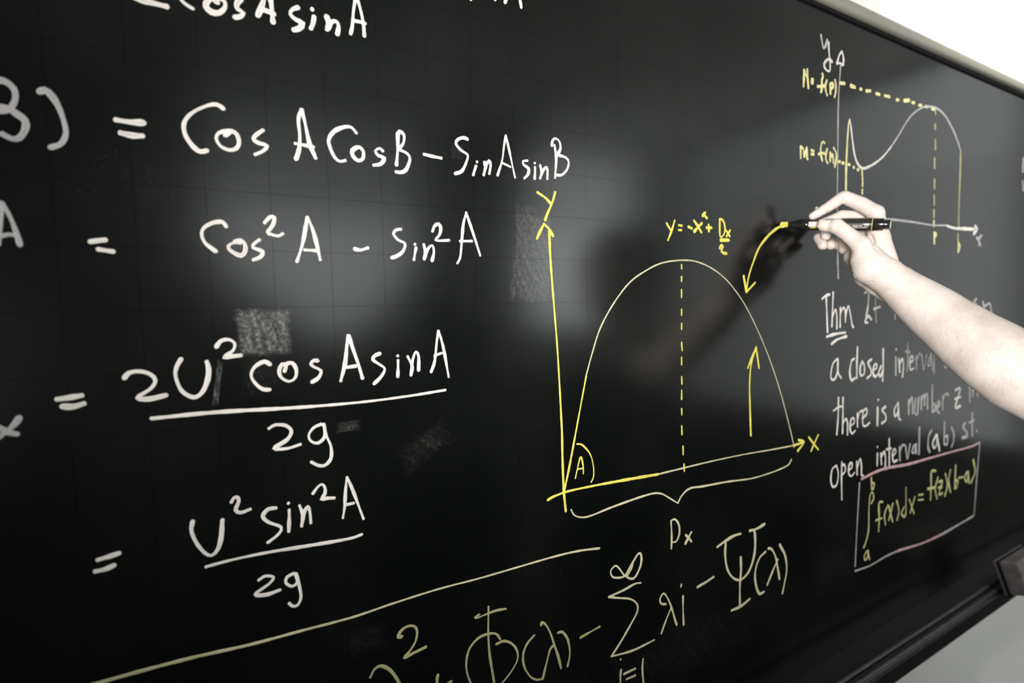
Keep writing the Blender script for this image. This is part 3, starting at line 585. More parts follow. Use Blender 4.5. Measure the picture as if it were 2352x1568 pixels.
  ('letter','grey',4.4,[[(10155,15679),(10149,15338),(10187,15031)]]),
  ('letter','white',5,[[(10092,15271),(10313,15310)]]),
  ('letter','white',5,[[(10841,15351),(10866,15072)],[(10773,15239),(10945,15260)]]),
  ('letter','white',4,[[(11227,15190),(11235,15056)]]),
  ('letter','white',5,[[(11420,14998),(11527,14963)]]),
  ('letter','grey',4.5,[[(13707,15419),(13805,15412)],[(13980,15256),(14145,15267)]]),
  ('letter','grey',6,[[(14381,15411),(14279,15338),(14289,15147)],[(14111,15268),(14413,15277)]]),
  ('letter','grey',6,[[(14731,15347),(14846,15089)],[(14832,15240),(15113,15281),(15209,15034)]]),
 ]),
 ('formula', 'white handwriting "a closed interval [" under "Thm"', 'white', [
  ('letter','white',4.2,[[(8948,14436),(8809,14353),(8757,14127),(8859,14083),(8957,14203),(8961,14435)],[(8961,14435),(8977,14201),(9077,14088)]]),
  ('letter','white',5,[[(9476,14401),(9391,14359),(9343,14172),(9405,14024),(9521,14050)]]),
  ('letter','white',5,[[(9576,14598),(9568,14274),(9578,14045)]]),
  ('letter','white',5,[[(9742,14334),(9680,14218),(9708,14082),(9819,14110),(9812,14257),(9742,14334)]]),
  ('letter','white',5,[[(10058,14349),(9946,14296),(10043,14166),(10048,14067),(9922,14015)]]),
  ('letter','white',5,[[(10114,14135),(10251,14187),(10224,14251),(10156,14231),(10115,14111),(10189,14018),(10304,14058)]]),
  ('letter','white',5.4,[[(10406,14200),(10326,14094),(10378,14002),(10468,14108)],[(10457,14523),(10473,14208),(10468,13918)]]),
  ('letter','white',5,[[(10938,14482),(10943,14479)],[(10936,14328),(10955,13992)]]),
  ('letter','white',5,[[(11049,14295),(11104,14032)],[(11080,14189),(11192,14285),(11237,14126),(11212,13932)]]),
  ('letter','grey',5,[[(11382,14574),(11400,14271),(11384,14023)],[(11298,14422),(11482,14392)]]),
  ('letter','white',5,[[(11495,14186),(11614,14230),(11567,14313),(11490,14265),(11503,14053),(11646,14063)]]),
  ('letter','grey',5,[[(11728,14303),(11756,14033)],[(11746,14195),(11861,14348),(11936,14289)]]),
  ('letter','grey',5,[[(11956,14315),(12048,14011),(12157,14302)]]),
  ('letter','grey',6,[[(12286,14239),(12228,14079),(12341,14098),(12337,14318)],[(12351,14290),(12417,13982)]]),
  ('letter','grey',6,[[(12472,14448),(12489,14198),(12509,13906)]]),
  ('bracket','grey',6,[[(12956,14280),(12977,13996),(13098,14001)]]),
  ('letter','grey',6,[[(13257,14089),(13382,14086)]]),
 ]),
 ('formula', 'white handwriting "there is a number z in" below the closed interval line', 'white', [
  ('letter','white',4.2,[[(9006,13753),(9006,13423),(8977,13096)],[(8858,13535),(9000,13577),(9146,13585)]]),
  ('letter','white',4.4,[[(9148,13739),(9155,13358),(9156,13095)],[(9158,13262),(9240,13347),(9307,13267),(9315,13048)]]),
  ('letter','white',4.4,[[(9395,13195),(9524,13239),(9499,13327),(9413,13301),(9398,13134),(9466,13052),(9561,13088)]]),
  ('letter','white',4.4,[[(9618,13398),(9638,13151)],[(9631,13298),(9693,13413),(9795,13426)]]),
  ('letter','white',4.4,[[(9788,13279),(9943,13359),(9916,13449),(9814,13399),(9815,13177),(9908,13128),(10043,13173)]]),
  ('letter','white',5.4,[[(10328,13571),(10333,13568)],[(10321,13428),(10328,13086)]]),
  ('letter','white',5,[[(10610,13408),(10482,13359),(10608,13255),(10623,13150),(10480,13104)]]),
  ('letter','white',5,[[(11057,13423),(10941,13319),(10969,13185),(11082,13250),(11082,13434)],[(11083,13407),(11113,13141),(11189,13085)]]),
  ('letter','grey',6,[[(11486,13443),(11503,13161)],[(11507,13361),(11617,13483),(11664,13155)]]),
  ('letter','grey',6,[[(11754,13442),(11744,13173),(11855,13132),(11879,13456)]]),
  ('letter','grey',6,[[(11999,13471),(12006,13197)],[(12005,13388),(12110,13487),(12136,13264)],[(12127,13403),(12234,13488),(12271,13180)]]),
  ('letter','grey',6,[[(12440,13648),(12477,13114)],[(12471,13199),(12572,13258),(12593,13115),(12479,13086)]]),
  ('letter','grey',6,[[(12709,13144),(12823,13216),(12747,13281),(12681,13119),(12806,13025)]]),
  ('letter','grey',6,[[(12931,13375),(12952,13088)],[(12938,13289),(13050,13406),(13187,13378)]]),
  ('letter','white',6,[[(13513,13447),(13737,13446),(13542,13079),(13781,13067)],[(13497,13253),(13764,13272)]]),
  ('letter','grey',7,[[(14201,13575),(14239,13121)]]),
  ('letter','grey',7,[[(14373,13379),(14386,13226)],[(14421,13374),(14577,13405),(14643,13200)]]),
  ('letter','grey',6,[[(14873,13223),(14910,13210)]]),
 ]),
 ('formula', 'white handwriting "open interval (a,b) st." above the boxed formula', 'white', [
  ('letter','white',4,[[(8984,12547),(8854,12497),(8820,12313),(8886,12182),(9009,12207),(9044,12393),(8984,12547)]]),
  ('letter','white',4.2,[[(9151,12579),(9154,12277),(9177,11896)],[(9144,12520),(9238,12516),(9268,12402),(9172,12346)]]),
  ('letter','white',4.4,[[(9385,12382),(9492,12437),(9466,12515),(9390,12478),(9387,12332),(9477,12267),(9571,12312)]]),
  ('letter','white',4.4,[[(9643,12510),(9667,12258)],[(9662,12383),(9753,12542),(9804,12409),(9812,12232),(9876,12208)]]),
  ('letter','white',5,[[(10348,12675),(10353,12672)],[(10354,12547),(10356,12316)]]),
  ('letter','white',5.4,[[(10475,12528),(10510,12316)],[(10502,12472),(10596,12535),(10651,12422),(10650,12253)]]),
  ('letter','white',5,[[(10771,12768),(10799,12241)],[(10668,12576),(10851,12568)]]),
  ('letter','white',5,[[(10925,12405),(11039,12466),(10984,12540),(10907,12460),(10957,12294),(11094,12298)]]),
  ('letter','grey',5,[[(11172,12551),(11204,12267)],[(11194,12442),(11275,12563),(11386,12552)]]),
  ('letter','grey',5,[[(11419,12514),(11503,12258),(11593,12542)]]),
  ('letter','grey',6,[[(11742,12493),(11685,12365),(11795,12348),(11817,12509)],[(11829,12508),(11863,12310)]]),
  ('letter','grey',6,[[(11957,12832),(11975,12279)]]),
  ('bracket','grey',6,[[(12493,12705),(12367,12596),(12353,12374),(12431,12249)]]),
  ('letter','white',6,[[(12701,12578),(12553,12429),(12620,12305),(12733,12374),(12737,12573)],[(12739,12544),(12826,12331),(12864,12211)]]),
  ('letter','grey',6,[[(13046,12804),(13069,12324)],[(13058,12470),(13205,12479),(13205,12304),(13069,12324)]]),
  ('bracket','grey',6,[[(13386,12644),(13504,12496),(13505,12319),(13419,12214)]]),
  ('letter','grey',7,[[(14051,12646),(13937,12586),(14128,12440),(14156,12339),(13924,12342)]]),
  ('letter','grey',7,[[(14384,12847),(14429,12322)],[(14267,12634),(14483,12661)]]),
  ('letter','grey',7,[[(14665,12398),(14672,12394)]]),
 ]),
 ('diagram', 'pink and grey hand-drawn box around the integral formula', 'pink', [
  ('drawn_line','pink',5,[[(9814,12148),(10315,12200),(10789,12198),(11509,12143),(12278,12124),(13363,12099),(14368,12071),(14850,12098)]]),
  ('drawn_line','grey',3.4,[[(9753,12097),(9709,11365),(9670,10529)]]),
  ('drawn_line','grey',3.6,[[(9673,10440),(10202,10406),(10742,10438),(11240,10435)]]),
  ('drawn_line','pink',5,[[(11240,10435),(12235,10345),(13061,10329)]]),
  ('drawn_line','grey',5,[[(13061,10329),(13674,10354),(14654,10403)]]),
  ('drawn_line','grey',4.5,[[(14853,12063),(14769,11336),(14701,10428)]]),
 ]),
 ('diagram', 'dull yellow integral formula inside the pink box', 'yellow3', [
  ('letter','yellow3',4.6,[[(10155,12115),(10185,11885)],[(10179,12011),(10273,11976),(10225,11878)]]),
  ('integral_sign','yellow3',4,[[(10178,11619),(10259,11710),(10201,11829),(10125,11772),(10099,11493),(10103,11134),(10016,10904),(9942,10815)]]),
  ('letter','yellow3',4.6,[[(10069,10729),(9981,10662),(9999,10568),(10095,10597),(10109,10719)],[(10109,10701),(10170,10534)]]),
  ('letter','yellow3',5,[[(10595,11563),(10460,11561),(10481,11266),(10473,11012)],[(10361,11249),(10577,11245)]]),
  ('bracket','yellow3',4.6,[[(10793,11456),(10677,11296),(10722,11084)]]),
  ('letter','yellow3',4.6,[[(10829,11430),(10988,11087)],[(10983,11454),(10844,11149)]]),
  ('bracket','yellow3',4.6,[[(11124,11481),(11223,11254),(11160,11079)]]),
  ('letter','yellow3',4.6,[[(11426,11287),(11329,11175),(11460,11082),(11505,11194)],[(11477,11676),(11510,11117)]]),
  ('letter','yellow3',5,[[(11628,11398),(11838,11066)],[(11855,11411),(11682,11118)]]),
  ('equals_sign','yellow3',5,[[(12009,11419),(12191,11395)],[(12015,11313),(12214,11280)]]),
  ('letter','yellow3',6,[[(12722,11800),(12540,11812),(12543,11533),(12540,11215)],[(12401,11473),(12688,11446)]]),
  ('bracket','yellow3',5,[[(12841,11639),(12732,11418),(12832,11176)]]),
  ('letter','yellow3',5.5,[[(12891,11529),(13044,11509),(12910,11262),(13063,11253)],[(12882,11409),(13036,11392)]]),
  ('bracket','yellow3',5.5,[[(13179,11660),(13285,11394),(13189,11166)]]),
  ('bracket','yellow3',5.5,[[(13411,11701),(13341,11467),(13449,11198)]]),
  ('letter','yellow3',6,[[(13654,11763),(13650,11243)],[(13637,11412),(13792,11384),(13714,11230)]]),
  ('minus_sign','yellow3',6,[[(13832,11452),(14045,11431)]]),
  ('letter','yellow3',6,[[(14225,11518),(14123,11387),(14244,11292),(14305,11461)],[(14301,11513),(14362,11236)]]),
  ('bracket','yellow3',6,[[(14539,11744),(14662,11442),(14459,11218)]]),
 ]),
]
for (nm, label, col, glyphs) in WRITING:
    fo = empty(nm, (0, 0, 0), bb); fo.matrix_parent_inverse = Matrix.Translation(-bb.location); fo['label'] = label
    for (gn, gc, gw, strokes) in glyphs:
        me = glyph_mesh(gn, [[(a / 10000, b / 10000) for a, b in s] for s in strokes], gw * (0.70 if strokes[0][0][0] < 5200 else 0.90) / 1000)
        o = bpy.data.objects.new(gn, me); C.objects.link(o); o.data.materials.append(INKM[gc]); o.parent = fo

# ---------------------------------------------------------------- signed-distance sculpting for bodies
def rcone(P, a, b, r1, r2):
    ba = b - a; l2 = float(ba @ ba); pa = P - a
    if l2 < 1e-12: return np.sqrt((pa ** 2).sum(-1)) - r1
    h = np.clip((pa @ ba) / l2, 0, 1)
    d = np.sqrt(((pa - h[..., None] * ba) ** 2).sum(-1)); return d - (r1 + (r2 - r1) * h)
def smin(a, b, k):
    if k <= 0: return np.minimum(a, b)
    h = np.maximum(k - np.abs(a - b), 0) / k; return np.minimum(a, b) - h * h * h * k / 6
class Field:
    def __init__(s, lo, hi, vox):
        s.lo = np.array(lo, np.float32); s.vox = vox; s.n = np.ceil((np.array(hi) - np.array(lo)) / vox).astype(int) + 1
    def blank(s): return np.full(s.n, 0.5, np.float32)
    def add(s, D, A, B, k):
        a = np.array(A[:3], np.float32); b = np.array(B[:3], np.float32); mg = max(A[3], B[3]) + 0.03 + k
        i0 = np.clip(((np.minimum(a, b) - mg - s.lo) / s.vox).astype(int), 0, s.n); i1 = np.clip(((np.maximum(a, b) + mg - s.lo) / s.vox).astype(int) + 2, 0, s.n)
        if (i1 <= i0).any(): return
        ax = [s.lo[q] + s.vox * np.arange(i0[q], i1[q], dtype=np.float32) for q in range(3)]
        P = np.stack(np.meshgrid(*ax, indexing='ij'), -1)
        sl = tuple(slice(i0[q], i1[q]) for q in range(3))
        D[sl] = smin(D[sl], rcone(P, a, b, A[3], B[3]).astype(np.float32), k)
    def chain(s, D, nodes, k):
        for A, B in zip(nodes[:-1], nodes[1:]): s.add(D, A, B, k)
    def mesh(s, D):
        S = D < 0; nx, ny, nz = D.shape
        cnt = np.zeros((nx - 1, ny - 1, nz - 1), np.float32); acc = np.zeros((nx - 1, ny - 1, nz - 1, 3), np.float32)
        for ax in range(3):
            sl0 = [slice(None)] * 3; sl1 = [slice(None)] * 3; sl0[ax] = slice(0, -1); sl1[ax] = slice(1, None)
            d0 = D[tuple(sl0)]; d1 = D[tuple(sl1)]; cr = (S[tuple(sl0)] != S[tuple(sl1)])
            t = np.where(cr, d0 / np.where(cr, d0 - d1, 1), 0)
            oth = [q for q in range(3) if q != ax]
            for u in (0, 1):
                for v in (0, 1):
                    sl = [slice(None)] * 3
                    sl[oth[0]] = slice(u, D.shape[oth[0]] - 1 + u); sl[oth[1]] = slice(v, D.shape[oth[1]] - 1 + v)
                    c = cr[tuple(sl)]; cnt += c
                    acc[..., ax] += np.where(c, t[tuple(sl)], 0); acc[..., oth[0]] += c * u; acc[..., oth[1]] += c * v
        act = cnt > 0; idx = -np.ones(act.shape, np.int64); idx[act] = np.arange(act.sum())
        base = np.argwhere(act); pos = acc[act] / cnt[act][:, None] + base
        verts = s.lo + pos * s.vox; quads = []
        for ax in range(3):
            sl0 = [slice(None)] * 3; sl1 = [slice(None)] * 3; sl0[ax] = slice(0, -1); sl1[ax] = slice(1, None)
            A = S[tuple(sl0)]; B = S[tuple(sl1)]; o1, o2 = [q for q in range(3) if q != ax]
            cr = (A != B); e = np.argwhere(cr); ok = (e[:, o1] > 0) & (e[:, o2] > 0) & (e[:, o1] < D.shape[o1] - 1) & (e[:, o2] < D.shape[o2] - 1); e = e[ok]
            ins = A[tuple(e.T)]
            def at(du, dv):
                q = e.copy(); q[:, o1] -= du; q[:, o2] -= dv; return idx[tuple(q.T)]
            Q = np.stack([at(1, 1), at(0, 1), at(0, 0), at(1, 0)], 1)
            flip = ins if ax != 1 else ~ins
            Q = np.where(flip[:, None], Q, Q[:, ::-1]); quads.append(Q)
        return verts, np.concatenate(quads)
def np_mesh(name, v, q):
    me = bpy.data.meshes.new(name); me.vertices.add(len(v)); me.vertices.foreach_set('co', np.asarray(v, np.float32).ravel())
    me.loops.add(q.size); me.loops.foreach_set('vertex_index', q.astype(np.int32).ravel())
    me.polygons.add(len(q)); me.polygons.foreach_set('loop_start', np.arange(0, q.size, 4, dtype=np.int32)); me.polygons.foreach_set('loop_total', np.full(len(q), 4, np.int32))
    me.update(calc_edges=True); me.validate(); me.polygons.foreach_set('use_smooth', [True] * len(me.polygons)); return me

# ---------------------------------------------------------------- the person at the board
def skin_material():
    mt, nt, b = M('skin'); oc = objco(nt)
    n1 = noise(nt, oc, 26, 4, 0.6); n2 = noise(nt, oc, 210, 3, 0.6)
    k = nmath(nt, 'ADD', nmath(nt, 'MULTIPLY', n1, 0.75), nmath(nt, 'MULTIPLY', n2, 0.25))
    nt.links.new(ramp(nt, k, [(0.30, (0.64, 0.535, 0.475)), (0.52, (0.76, 0.68, 0.62)), (0.72, (0.83, 0.77, 0.72))]), b.inputs['Base Color'])
    b.inputs['Roughness'].default_value = 0.5; b.inputs['Specular IOR Level'].default_value = 0.35
    b.inputs['Subsurface Weight'].default_value = 0.12; b.inputs['Subsurface Radius'].default_value = (0.6, 0.3, 0.2); b.inputs['Subsurface Scale'].default_value = 0.006
    bn = nt.nodes.new('ShaderNodeBump'); bn.inputs['Strength'].default_value = 0.22; bn.inputs['Distance'].default_value = 0.0006
    nt.links.new(noise(nt, oc, 420, 4, 0.65), bn.inputs['Height']); nt.links.new(bn.outputs[0], b.inputs['Normal'])
    return mt
skin = skin_material()
person = tag(empty('person', (1.03, -0.74, 0.0)), 'person reaching in from the right with bare forearm, gripping a black marker at the board', 'person')
G = {'palm': (0.007, [(0, [(0.80679, -0.0994, 1.6718, 0.01053), (0.81267, -0.10092, 1.6365, 0.01412), (0.81195, -0.11151, 1.59936, 0.0159)]), (0, [(0.82381, -0.08756, 1.66767, 0.00981), (0.81939, -0.10458, 1.59494, 0.01546)]), (0, [(0.83579, -0.07447, 1.65714, 0.00936), (0.82335, -0.09807, 1.58903, 0.01431)]), (0, [(0.83179, -0.06427, 1.63962, 0.00877), (0.8128, -0.06712, 1.61076, 0.01333), (0.81029, -0.08656, 1.58049, 0.01569), (0.80805, -0.10361, 1.56804, 0.01604), (0.81064, -0.12356, 1.55402, 0.01763)]), (0, [(0.77452, -0.10029, 1.61437, 0.01256), (0.76861, -0.10707, 1.60245, 0.01927), (0.76694, -0.11396, 1.59083, 0.02282)]), (0, [(0.76854, -0.11488, 1.5908, 0.02343), (0.78127, -0.12541, 1.5799, 0.02337), (0.79826, -0.13398, 1.56609, 0.02467)])]), 'fore': (0.01, [(0, [(0.8005, -0.13296, 1.56614, 0.02411), (0.80274, -0.14813, 1.55155, 0.02743), (0.80642, -0.16168, 1.53856, 0.03071), (0.80742, -0.17598, 1.52594, 0.03323), (0.80702, -0.18939, 1.5143, 0.03449), (0.80452, -0.20511, 1.50203, 0.03669), (0.80343, -0.21934, 1.48955, 0.03889), (0.80381, -0.23435, 1.47804, 0.04154), (0.80192, -0.24916, 1.46709, 0.04293), (0.80695, -0.26849, 1.44952, 0.0437), (0.81203, -0.30483, 1.42198, 0.03988)])]), 'index': (0.001, [(0, [(0.75922, -0.03353, 1.67422, 0.00572), (0.76216, -0.03847, 1.67726, 0.00636), (0.7688, -0.04644, 1.68363, 0.00725)]), (0, [(0.77115, -0.04769, 1.6849, 0.00752), (0.77918, -0.0541, 1.69189, 0.00802), (0.78731, -0.06166, 1.69961, 0.00878)]), (0, [(0.79019, -0.06326, 1.70053, 0.00865), (0.79362, -0.0691, 1.69557, 0.00966), (0.79937, -0.08237, 1.68669, 0.01047), (0.80351, -0.10101, 1.67133, 0.01081)])]), 'thumb': (0.003, [(0, [(0.74613, -0.05609, 1.65918, 0.00684), (0.74618, -0.05871, 1.65565, 0.00823), (0.74879, -0.0649, 1.65495, 0.00896)]), (0, [(0.74877, -0.06491, 1.65463, 0.00858), (0.75034, -0.07286, 1.65334, 0.0108)]), (0, [(0.75041, -0.07407, 1.65318, 0.01079), (0.75416, -0.08268, 1.64475, 0.01021), (0.75721, -0.09215, 1.63505, 0.01063), (0.76107, -0.10344, 1.62287, 0.01302)]), (0, [(0.76107, -0.10344, 1.62287, 0.01302), (0.76847, -0.11184, 1.5996, 0.02102)])]), 'middle': (0.003, [(0, [(0.82268, -0.0869, 1.66769, 0.00915), (0.80822, -0.05011, 1.67619, 0.00774)]), (0, [(0.8079, -0.04768, 1.67521, 0.00742), (0.79466, -0.03256, 1.66723, 0.00714)]), (0, [(0.79466, -0.03256, 1.66723, 0.0068), (0.79135, -0.03404, 1.65342, 0.00692), (0.78706, -0.03803, 1.64469, 0.00702)])]), 'ring': (0.0015, [(0, [(0.83688, -0.0752, 1.65579, 0.00869), (0.82906, -0.02612, 1.66324, 0.00769)]), (0, [(0.82906, -0.02612, 1.66324, 0.00769), (0.79698, -0.02063, 1.64447, 0.00718)]), (0, [(0.79594, -0.02125, 1.64367, 0.00704), (0.78929, -0.03226, 1.63134, 0.00735)])]), 'pinky': (0.0015, [(0, [(0.82839, -0.06214, 1.64172, 0.0081), (0.82182, -0.04485, 1.63667, 0.00719), (0.81823, -0.04839, 1.624, 0.00715)]), (0, [(0.82241, -0.0461, 1.62504, 0.0065), (0.8229, -0.02801, 1.63787, 0.00592)]), (0, [(0.81997, -0.02961, 1.64033, 0.00486), (0.8053, -0.03565, 1.63227, 0.0078)])])}
ARM_TOP = [(0.81203, -0.30483, 1.42198, 0.0390), (0.865, -0.40, 1.40, 0.044), (0.925, -0.52, 1.40, 0.050)]
def build_arm():
    F = Field((0.725, -0.352, 1.37), (0.872, -0.008, 1.712), 0.00112)
    T = F.blank()
    k, ch = G['palm']
    for _, c in ch: F.chain(T, c, k)
    k2, ch = G['fore']
    for _, c in ch: F.chain(T, c, k2)
    fingers = F.blank()
    for nm in ('index', 'thumb', 'middle', 'ring', 'pinky'):
        k, ch = G[nm]; D = F.blank()
        for _, c in ch: F.chain(D, c, k)
        D2 = smin(T, D, 0.006) if nm != 'none' else D
        fingers = np.minimum(fingers, D2)
    D = np.minimum(T, fingers)
    return F.mesh(D)
av, aq = build_arm()
# flexion creases: pressed into the sculpted surface along short lines
CREASES = [(0.0024, 0.0017, [(0.77489, -0.071, 1.69567), (0.77404, -0.07096, 1.6899), (0.77148, -0.06998, 1.68352)]), (0.0011, 0.0013, [(0.75214, -0.05938, 1.67625), (0.75362, -0.06054, 1.67236)]), (0.0014, 0.0013, [(0.73672, -0.07471, 1.66227), (0.73263, -0.07278, 1.65672), (0.73062, -0.07221, 1.64924), (0.72985, -0.0721, 1.64487)]), (0.0005, 0.001, [(0.73471, -0.07414, 1.65479), (0.73266, -0.07359, 1.64669)]), (0.0024, 0.0026, [(0.77158, -0.10822, 1.63934), (0.77631, -0.11193, 1.62685), (0.78192, -0.11644, 1.61062)]), (0.0012, 0.0016, [(0.72397, -0.10702, 1.59897), (0.72634, -0.10957, 1.58384), (0.73399, -0.11509, 1.5698), (0.74603, -0.12282, 1.55987)]), (0.0004, 0.0012, [(0.74102, -0.11879, 1.57446), (0.75316, -0.12563, 1.57659)]), (0.0004, 0.0012, [(0.74339, -0.12053, 1.56958), (0.75488, -0.12719, 1.56932)]), (0.0006, 0.001, [(0.77758, -0.03078, 1.63776), (0.77975, -0.0323, 1.63433)])]
def crease(av, aq):
    bv = BVHTree.FromPolygons([Vector(p) for p in av.tolist()], [tuple(q) for q in aq.tolist()])
    n = np.zeros_like(av); a, b, c, d = [av[aq[:, i]] for i in range(4)]; fn = np.cross(c - a, d - b)
    for i in range(4): np.add.at(n, aq[:, i], fn)
    n /= np.linalg.norm(n, axis=1)[:, None] + 1e-12
    out = av.copy(); eye = Vector((-0.06028, -0.5261, 1.54806))
    for (dep, wid, pts) in CREASES:
        P = []
        for (p0, p1) in zip(pts[:-1], pts[1:]):
            for k in range(14):
                q = Vector(p0).lerp(Vector(p1), k / 14); dr = (q - eye).normalized(); h = bv.ray_cast(q - dr * 0.2, dr)
                if h[0]: P.append(h[0])
        for i, p in enumerate(P):
            pass
        P = np.array(P)
        near = np.where((np.abs(av - P.mean(0)) < 0.05).all(1))[0]
        if not len(near): continue
        dd = np.sqrt(((av[near][:, None, :] - P[None]) ** 2).sum(-1)); j = dd.argmin(1); dm = dd.min(1)
        fade = np.clip(np.minimum(j + 1, len(P) - j) / (0.25 * len(P)), 0, 1)
        out[near] -= n[near] * (dep * np.exp(-(dm / wid) ** 2) * fade)[:, None]
    return out
av = crease(av, aq)
# coarse rest of the body (outside the frame): head, neck, trunk, other arm, legs
BODY = {
 'skin': [[(1.010, -0.74, 1.60, 0.082), (1.005, -0.74, 1.655, 0.092)], [(0.975, -0.74, 1.565, 0.052), (0.980, -0.74, 1.60, 0.06)], [(0.925, -0.74, 1.612, 0.012), (0.908, -0.74, 1.595, 0.014)],
          [(1.020, -0.648, 1.61, 0.016), (1.020, -0.646, 1.625, 0.018)], [(1.020, -0.832, 1.61, 0.016), (1.020, -0.834, 1.625, 0.018)],
          [(1.030, -0.74, 1.54, 0.055), (1.040, -0.74, 1.44, 0.062)],
          [(1.045, -0.68, 1.36, 0.06), (1.045, -0.80, 1.36, 0.06)], [(1.045, -0.74, 1.30, 0.08), (1.045, -0.74, 1.02, 0.08)],
          [(1.030, -0.58, 1.40, 0.05), (0.925, -0.52, 1.40, 0.050), (0.865, -0.40, 1.40, 0.044), (0.81203, -0.31, 1.421, 0.0385)],
          [(1.045, -0.84, 1.37, 0.045), (1.045, -0.91, 1.36, 0.045), (1.050, -0.97, 1.12, 0.042), (0.980, -0.96, 0.88, 0.028), (0.960, -0.95, 0.82, 0.03), (0.940, -0.945, 0.74, 0.018)],
          [(1.040, -0.66, 0.90, 0.06), (1.030, -0.65, 0.50, 0.056), (1.050, -0.64, 0.10, 0.04), (0.940, -0.64, 0.04, 0.03)],
          [(1.040, -0.83, 0.90, 0.06), (1.050, -0.84, 0.50, 0.056), (1.070, -0.85, 0.10, 0.04), (0.960, -0.85, 0.04, 0.03)]],
 'shirt': [[(1.040, -0.63, 1.375, 0.082), (1.040, -0.85, 1.375, 0.082)], [(1.040, -0.70, 1.28, 0.125), (1.040, -0.78, 1.28, 0.125)], [(1.040, -0.70, 1.0, 0.125), (1.040, -0.78, 1.0, 0.125)],
           [(1.040, -0.74, 1.32, 0.13), (1.040, -0.74, 0.96, 0.13)],
           [(1.035, -0.60, 1.395, 0.070), (0.930, -0.525, 1.398, 0.070), (0.895, -0.455, 1.398, 0.060)], [(1.040, -0.90, 1.385, 0.066), (1.045, -0.945, 1.22, 0.058)]],
 'trousers': [[(1.040, -0.70, 0.93, 0.12), (1.040, -0.78, 0.93, 0.12)], [(1.040, -0.655, 0.90, 0.105), (1.035, -0.65, 0.50, 0.075), (1.055, -0.64, 0.12, 0.065)],
              [(1.040, -0.83, 0.90, 0.105), (1.050, -0.84, 0.50, 0.075), (1.070, -0.85, 0.12, 0.065)]],
 'hair': [[(1.025, -0.74, 1.675, 0.098), (1.035, -0.74, 1.64, 0.094)], [(1.070, -0.74, 1.60, 0.06), (1.065, -0.74, 1.55, 0.05)]],
 'shoe': [],
}
def coarse(lists, vox=0.010, k=0.03):
    allp = [p for l in lists for p in l]
    lo = np.min([np.array(p[:3]) - p[3] for p in allp], 0) - 0.05; hi = np.max([np.array(p[:3]) + p[3] for p in allp], 0) + 0.05
    F = Field(lo, hi, vox); D = F.blank()
    for l in lists: F.chain(D, l, k)
    return F.mesh(D)
bv, bq = coarse(BODY['skin'])
body = np_mesh('body', np.concatenate([av, bv]), np.concatenate([aq, bq + len(av)]))
body_o = link('body', body, skin, person); 
shirt_mat = plain('grey_shirt', (0.22, 0.225, 0.23), 0.9, 0.2, bump=0.4, bscale=600)
trouser_mat = plain('dark_trousers', (0.02, 0.022, 0.03), 0.9, 0.2)
hair_mat = plain('dark_hair', (0.015, 0.012, 0.01), 0.6, 0.4)
shoe_mat = plain('shoe_leather', (0.02, 0.018, 0.016), 0.4, 0.5)
for nm, mt in (('shirt', shirt_mat), ('trousers', trouser_mat), ('hair', hair_mat)):
    v, q = coarse(BODY[nm]); link(nm, np_mesh(nm, v, q), mt, person)
for yy, xx in ((-0.64, 0.08), (-0.85, 0.10)):
    v, q = coarse([[(0.99 + xx, yy, 0.045, 0.042), (0.88 + xx, yy, 0.04, 0.036), (0.80 + xx, yy, 0.032, 0.028)]], 0.008, 0.02); link('shoe', np_mesh('shoe', v, q), shoe_mat, person)
for yy in (-0.708, -0.772):
    bm = bmesh.new(); bmesh.ops.create_uvsphere(bm, u_segments=16, v_segments=10, radius=0.012)
    for vv in bm.verts: vv.co += Vector((0.930, yy, 1.628))
    me = bpy.data.meshes.new('eye'); bm.to_mesh(me); bm.free(); eo = link('eye', me, plain('eye_white', (0.55, 0.55, 0.53), 0.2), person, True)
    bm = bmesh.new(); bmesh.ops.create_uvsphere(bm, u_segments=16, v_segments=10, radius=0.0065)
    for vv in bm.verts: vv.co += Vector((0.9235, yy, 1.628))
    me = bpy.data.meshes.new('iris'); bm.to_mesh(me); bm.free(); io = link('iris', me, plain('iris', (0.05, 0.03, 0.02), 0.2), None, True); io.parent = eo; io.matrix_parent_inverse = Matrix.Identity(4)
    box('eyebrow', (0.918, yy - 0.018, 1.650), (0.930, yy + 0.018, 1.656), hair_mat, person, 0.002)
pydata('mouth', [(0.922, -0.765, 1.563), (0.918, -0.74, 1.560), (0.922, -0.715, 1.563), (0.922, -0.718, 1.556), (0.918, -0.74, 1.552), (0.922, -0.762, 1.556)], [(0, 1, 4, 5), (1, 2, 3, 4)], plain('lips', (0.5, 0.22, 0.2), 0.5), person)

# thumb nail: a thin curved plate laid on the thumb tip
bvh = BVHTree.FromPolygons([Vector(p) for p in av.tolist()], [tuple(q) for q in aq.tolist()])
def on_skin(c, d, lift):
    h = bvh.ray_cast(Vector(c) - Vector(d) * 0.1, Vector(d)); 
    return (h[0] + h[1] * lift, h[1]) if h[0] else (None, None)
NC, ND, NA, NU = (0.73503, -0.06257, 1.65702), (0.85798, 0.50005, 0.11755), (0.84086, -0.5016, -0.20336), (-0.04776, 0.30549, -0.951)

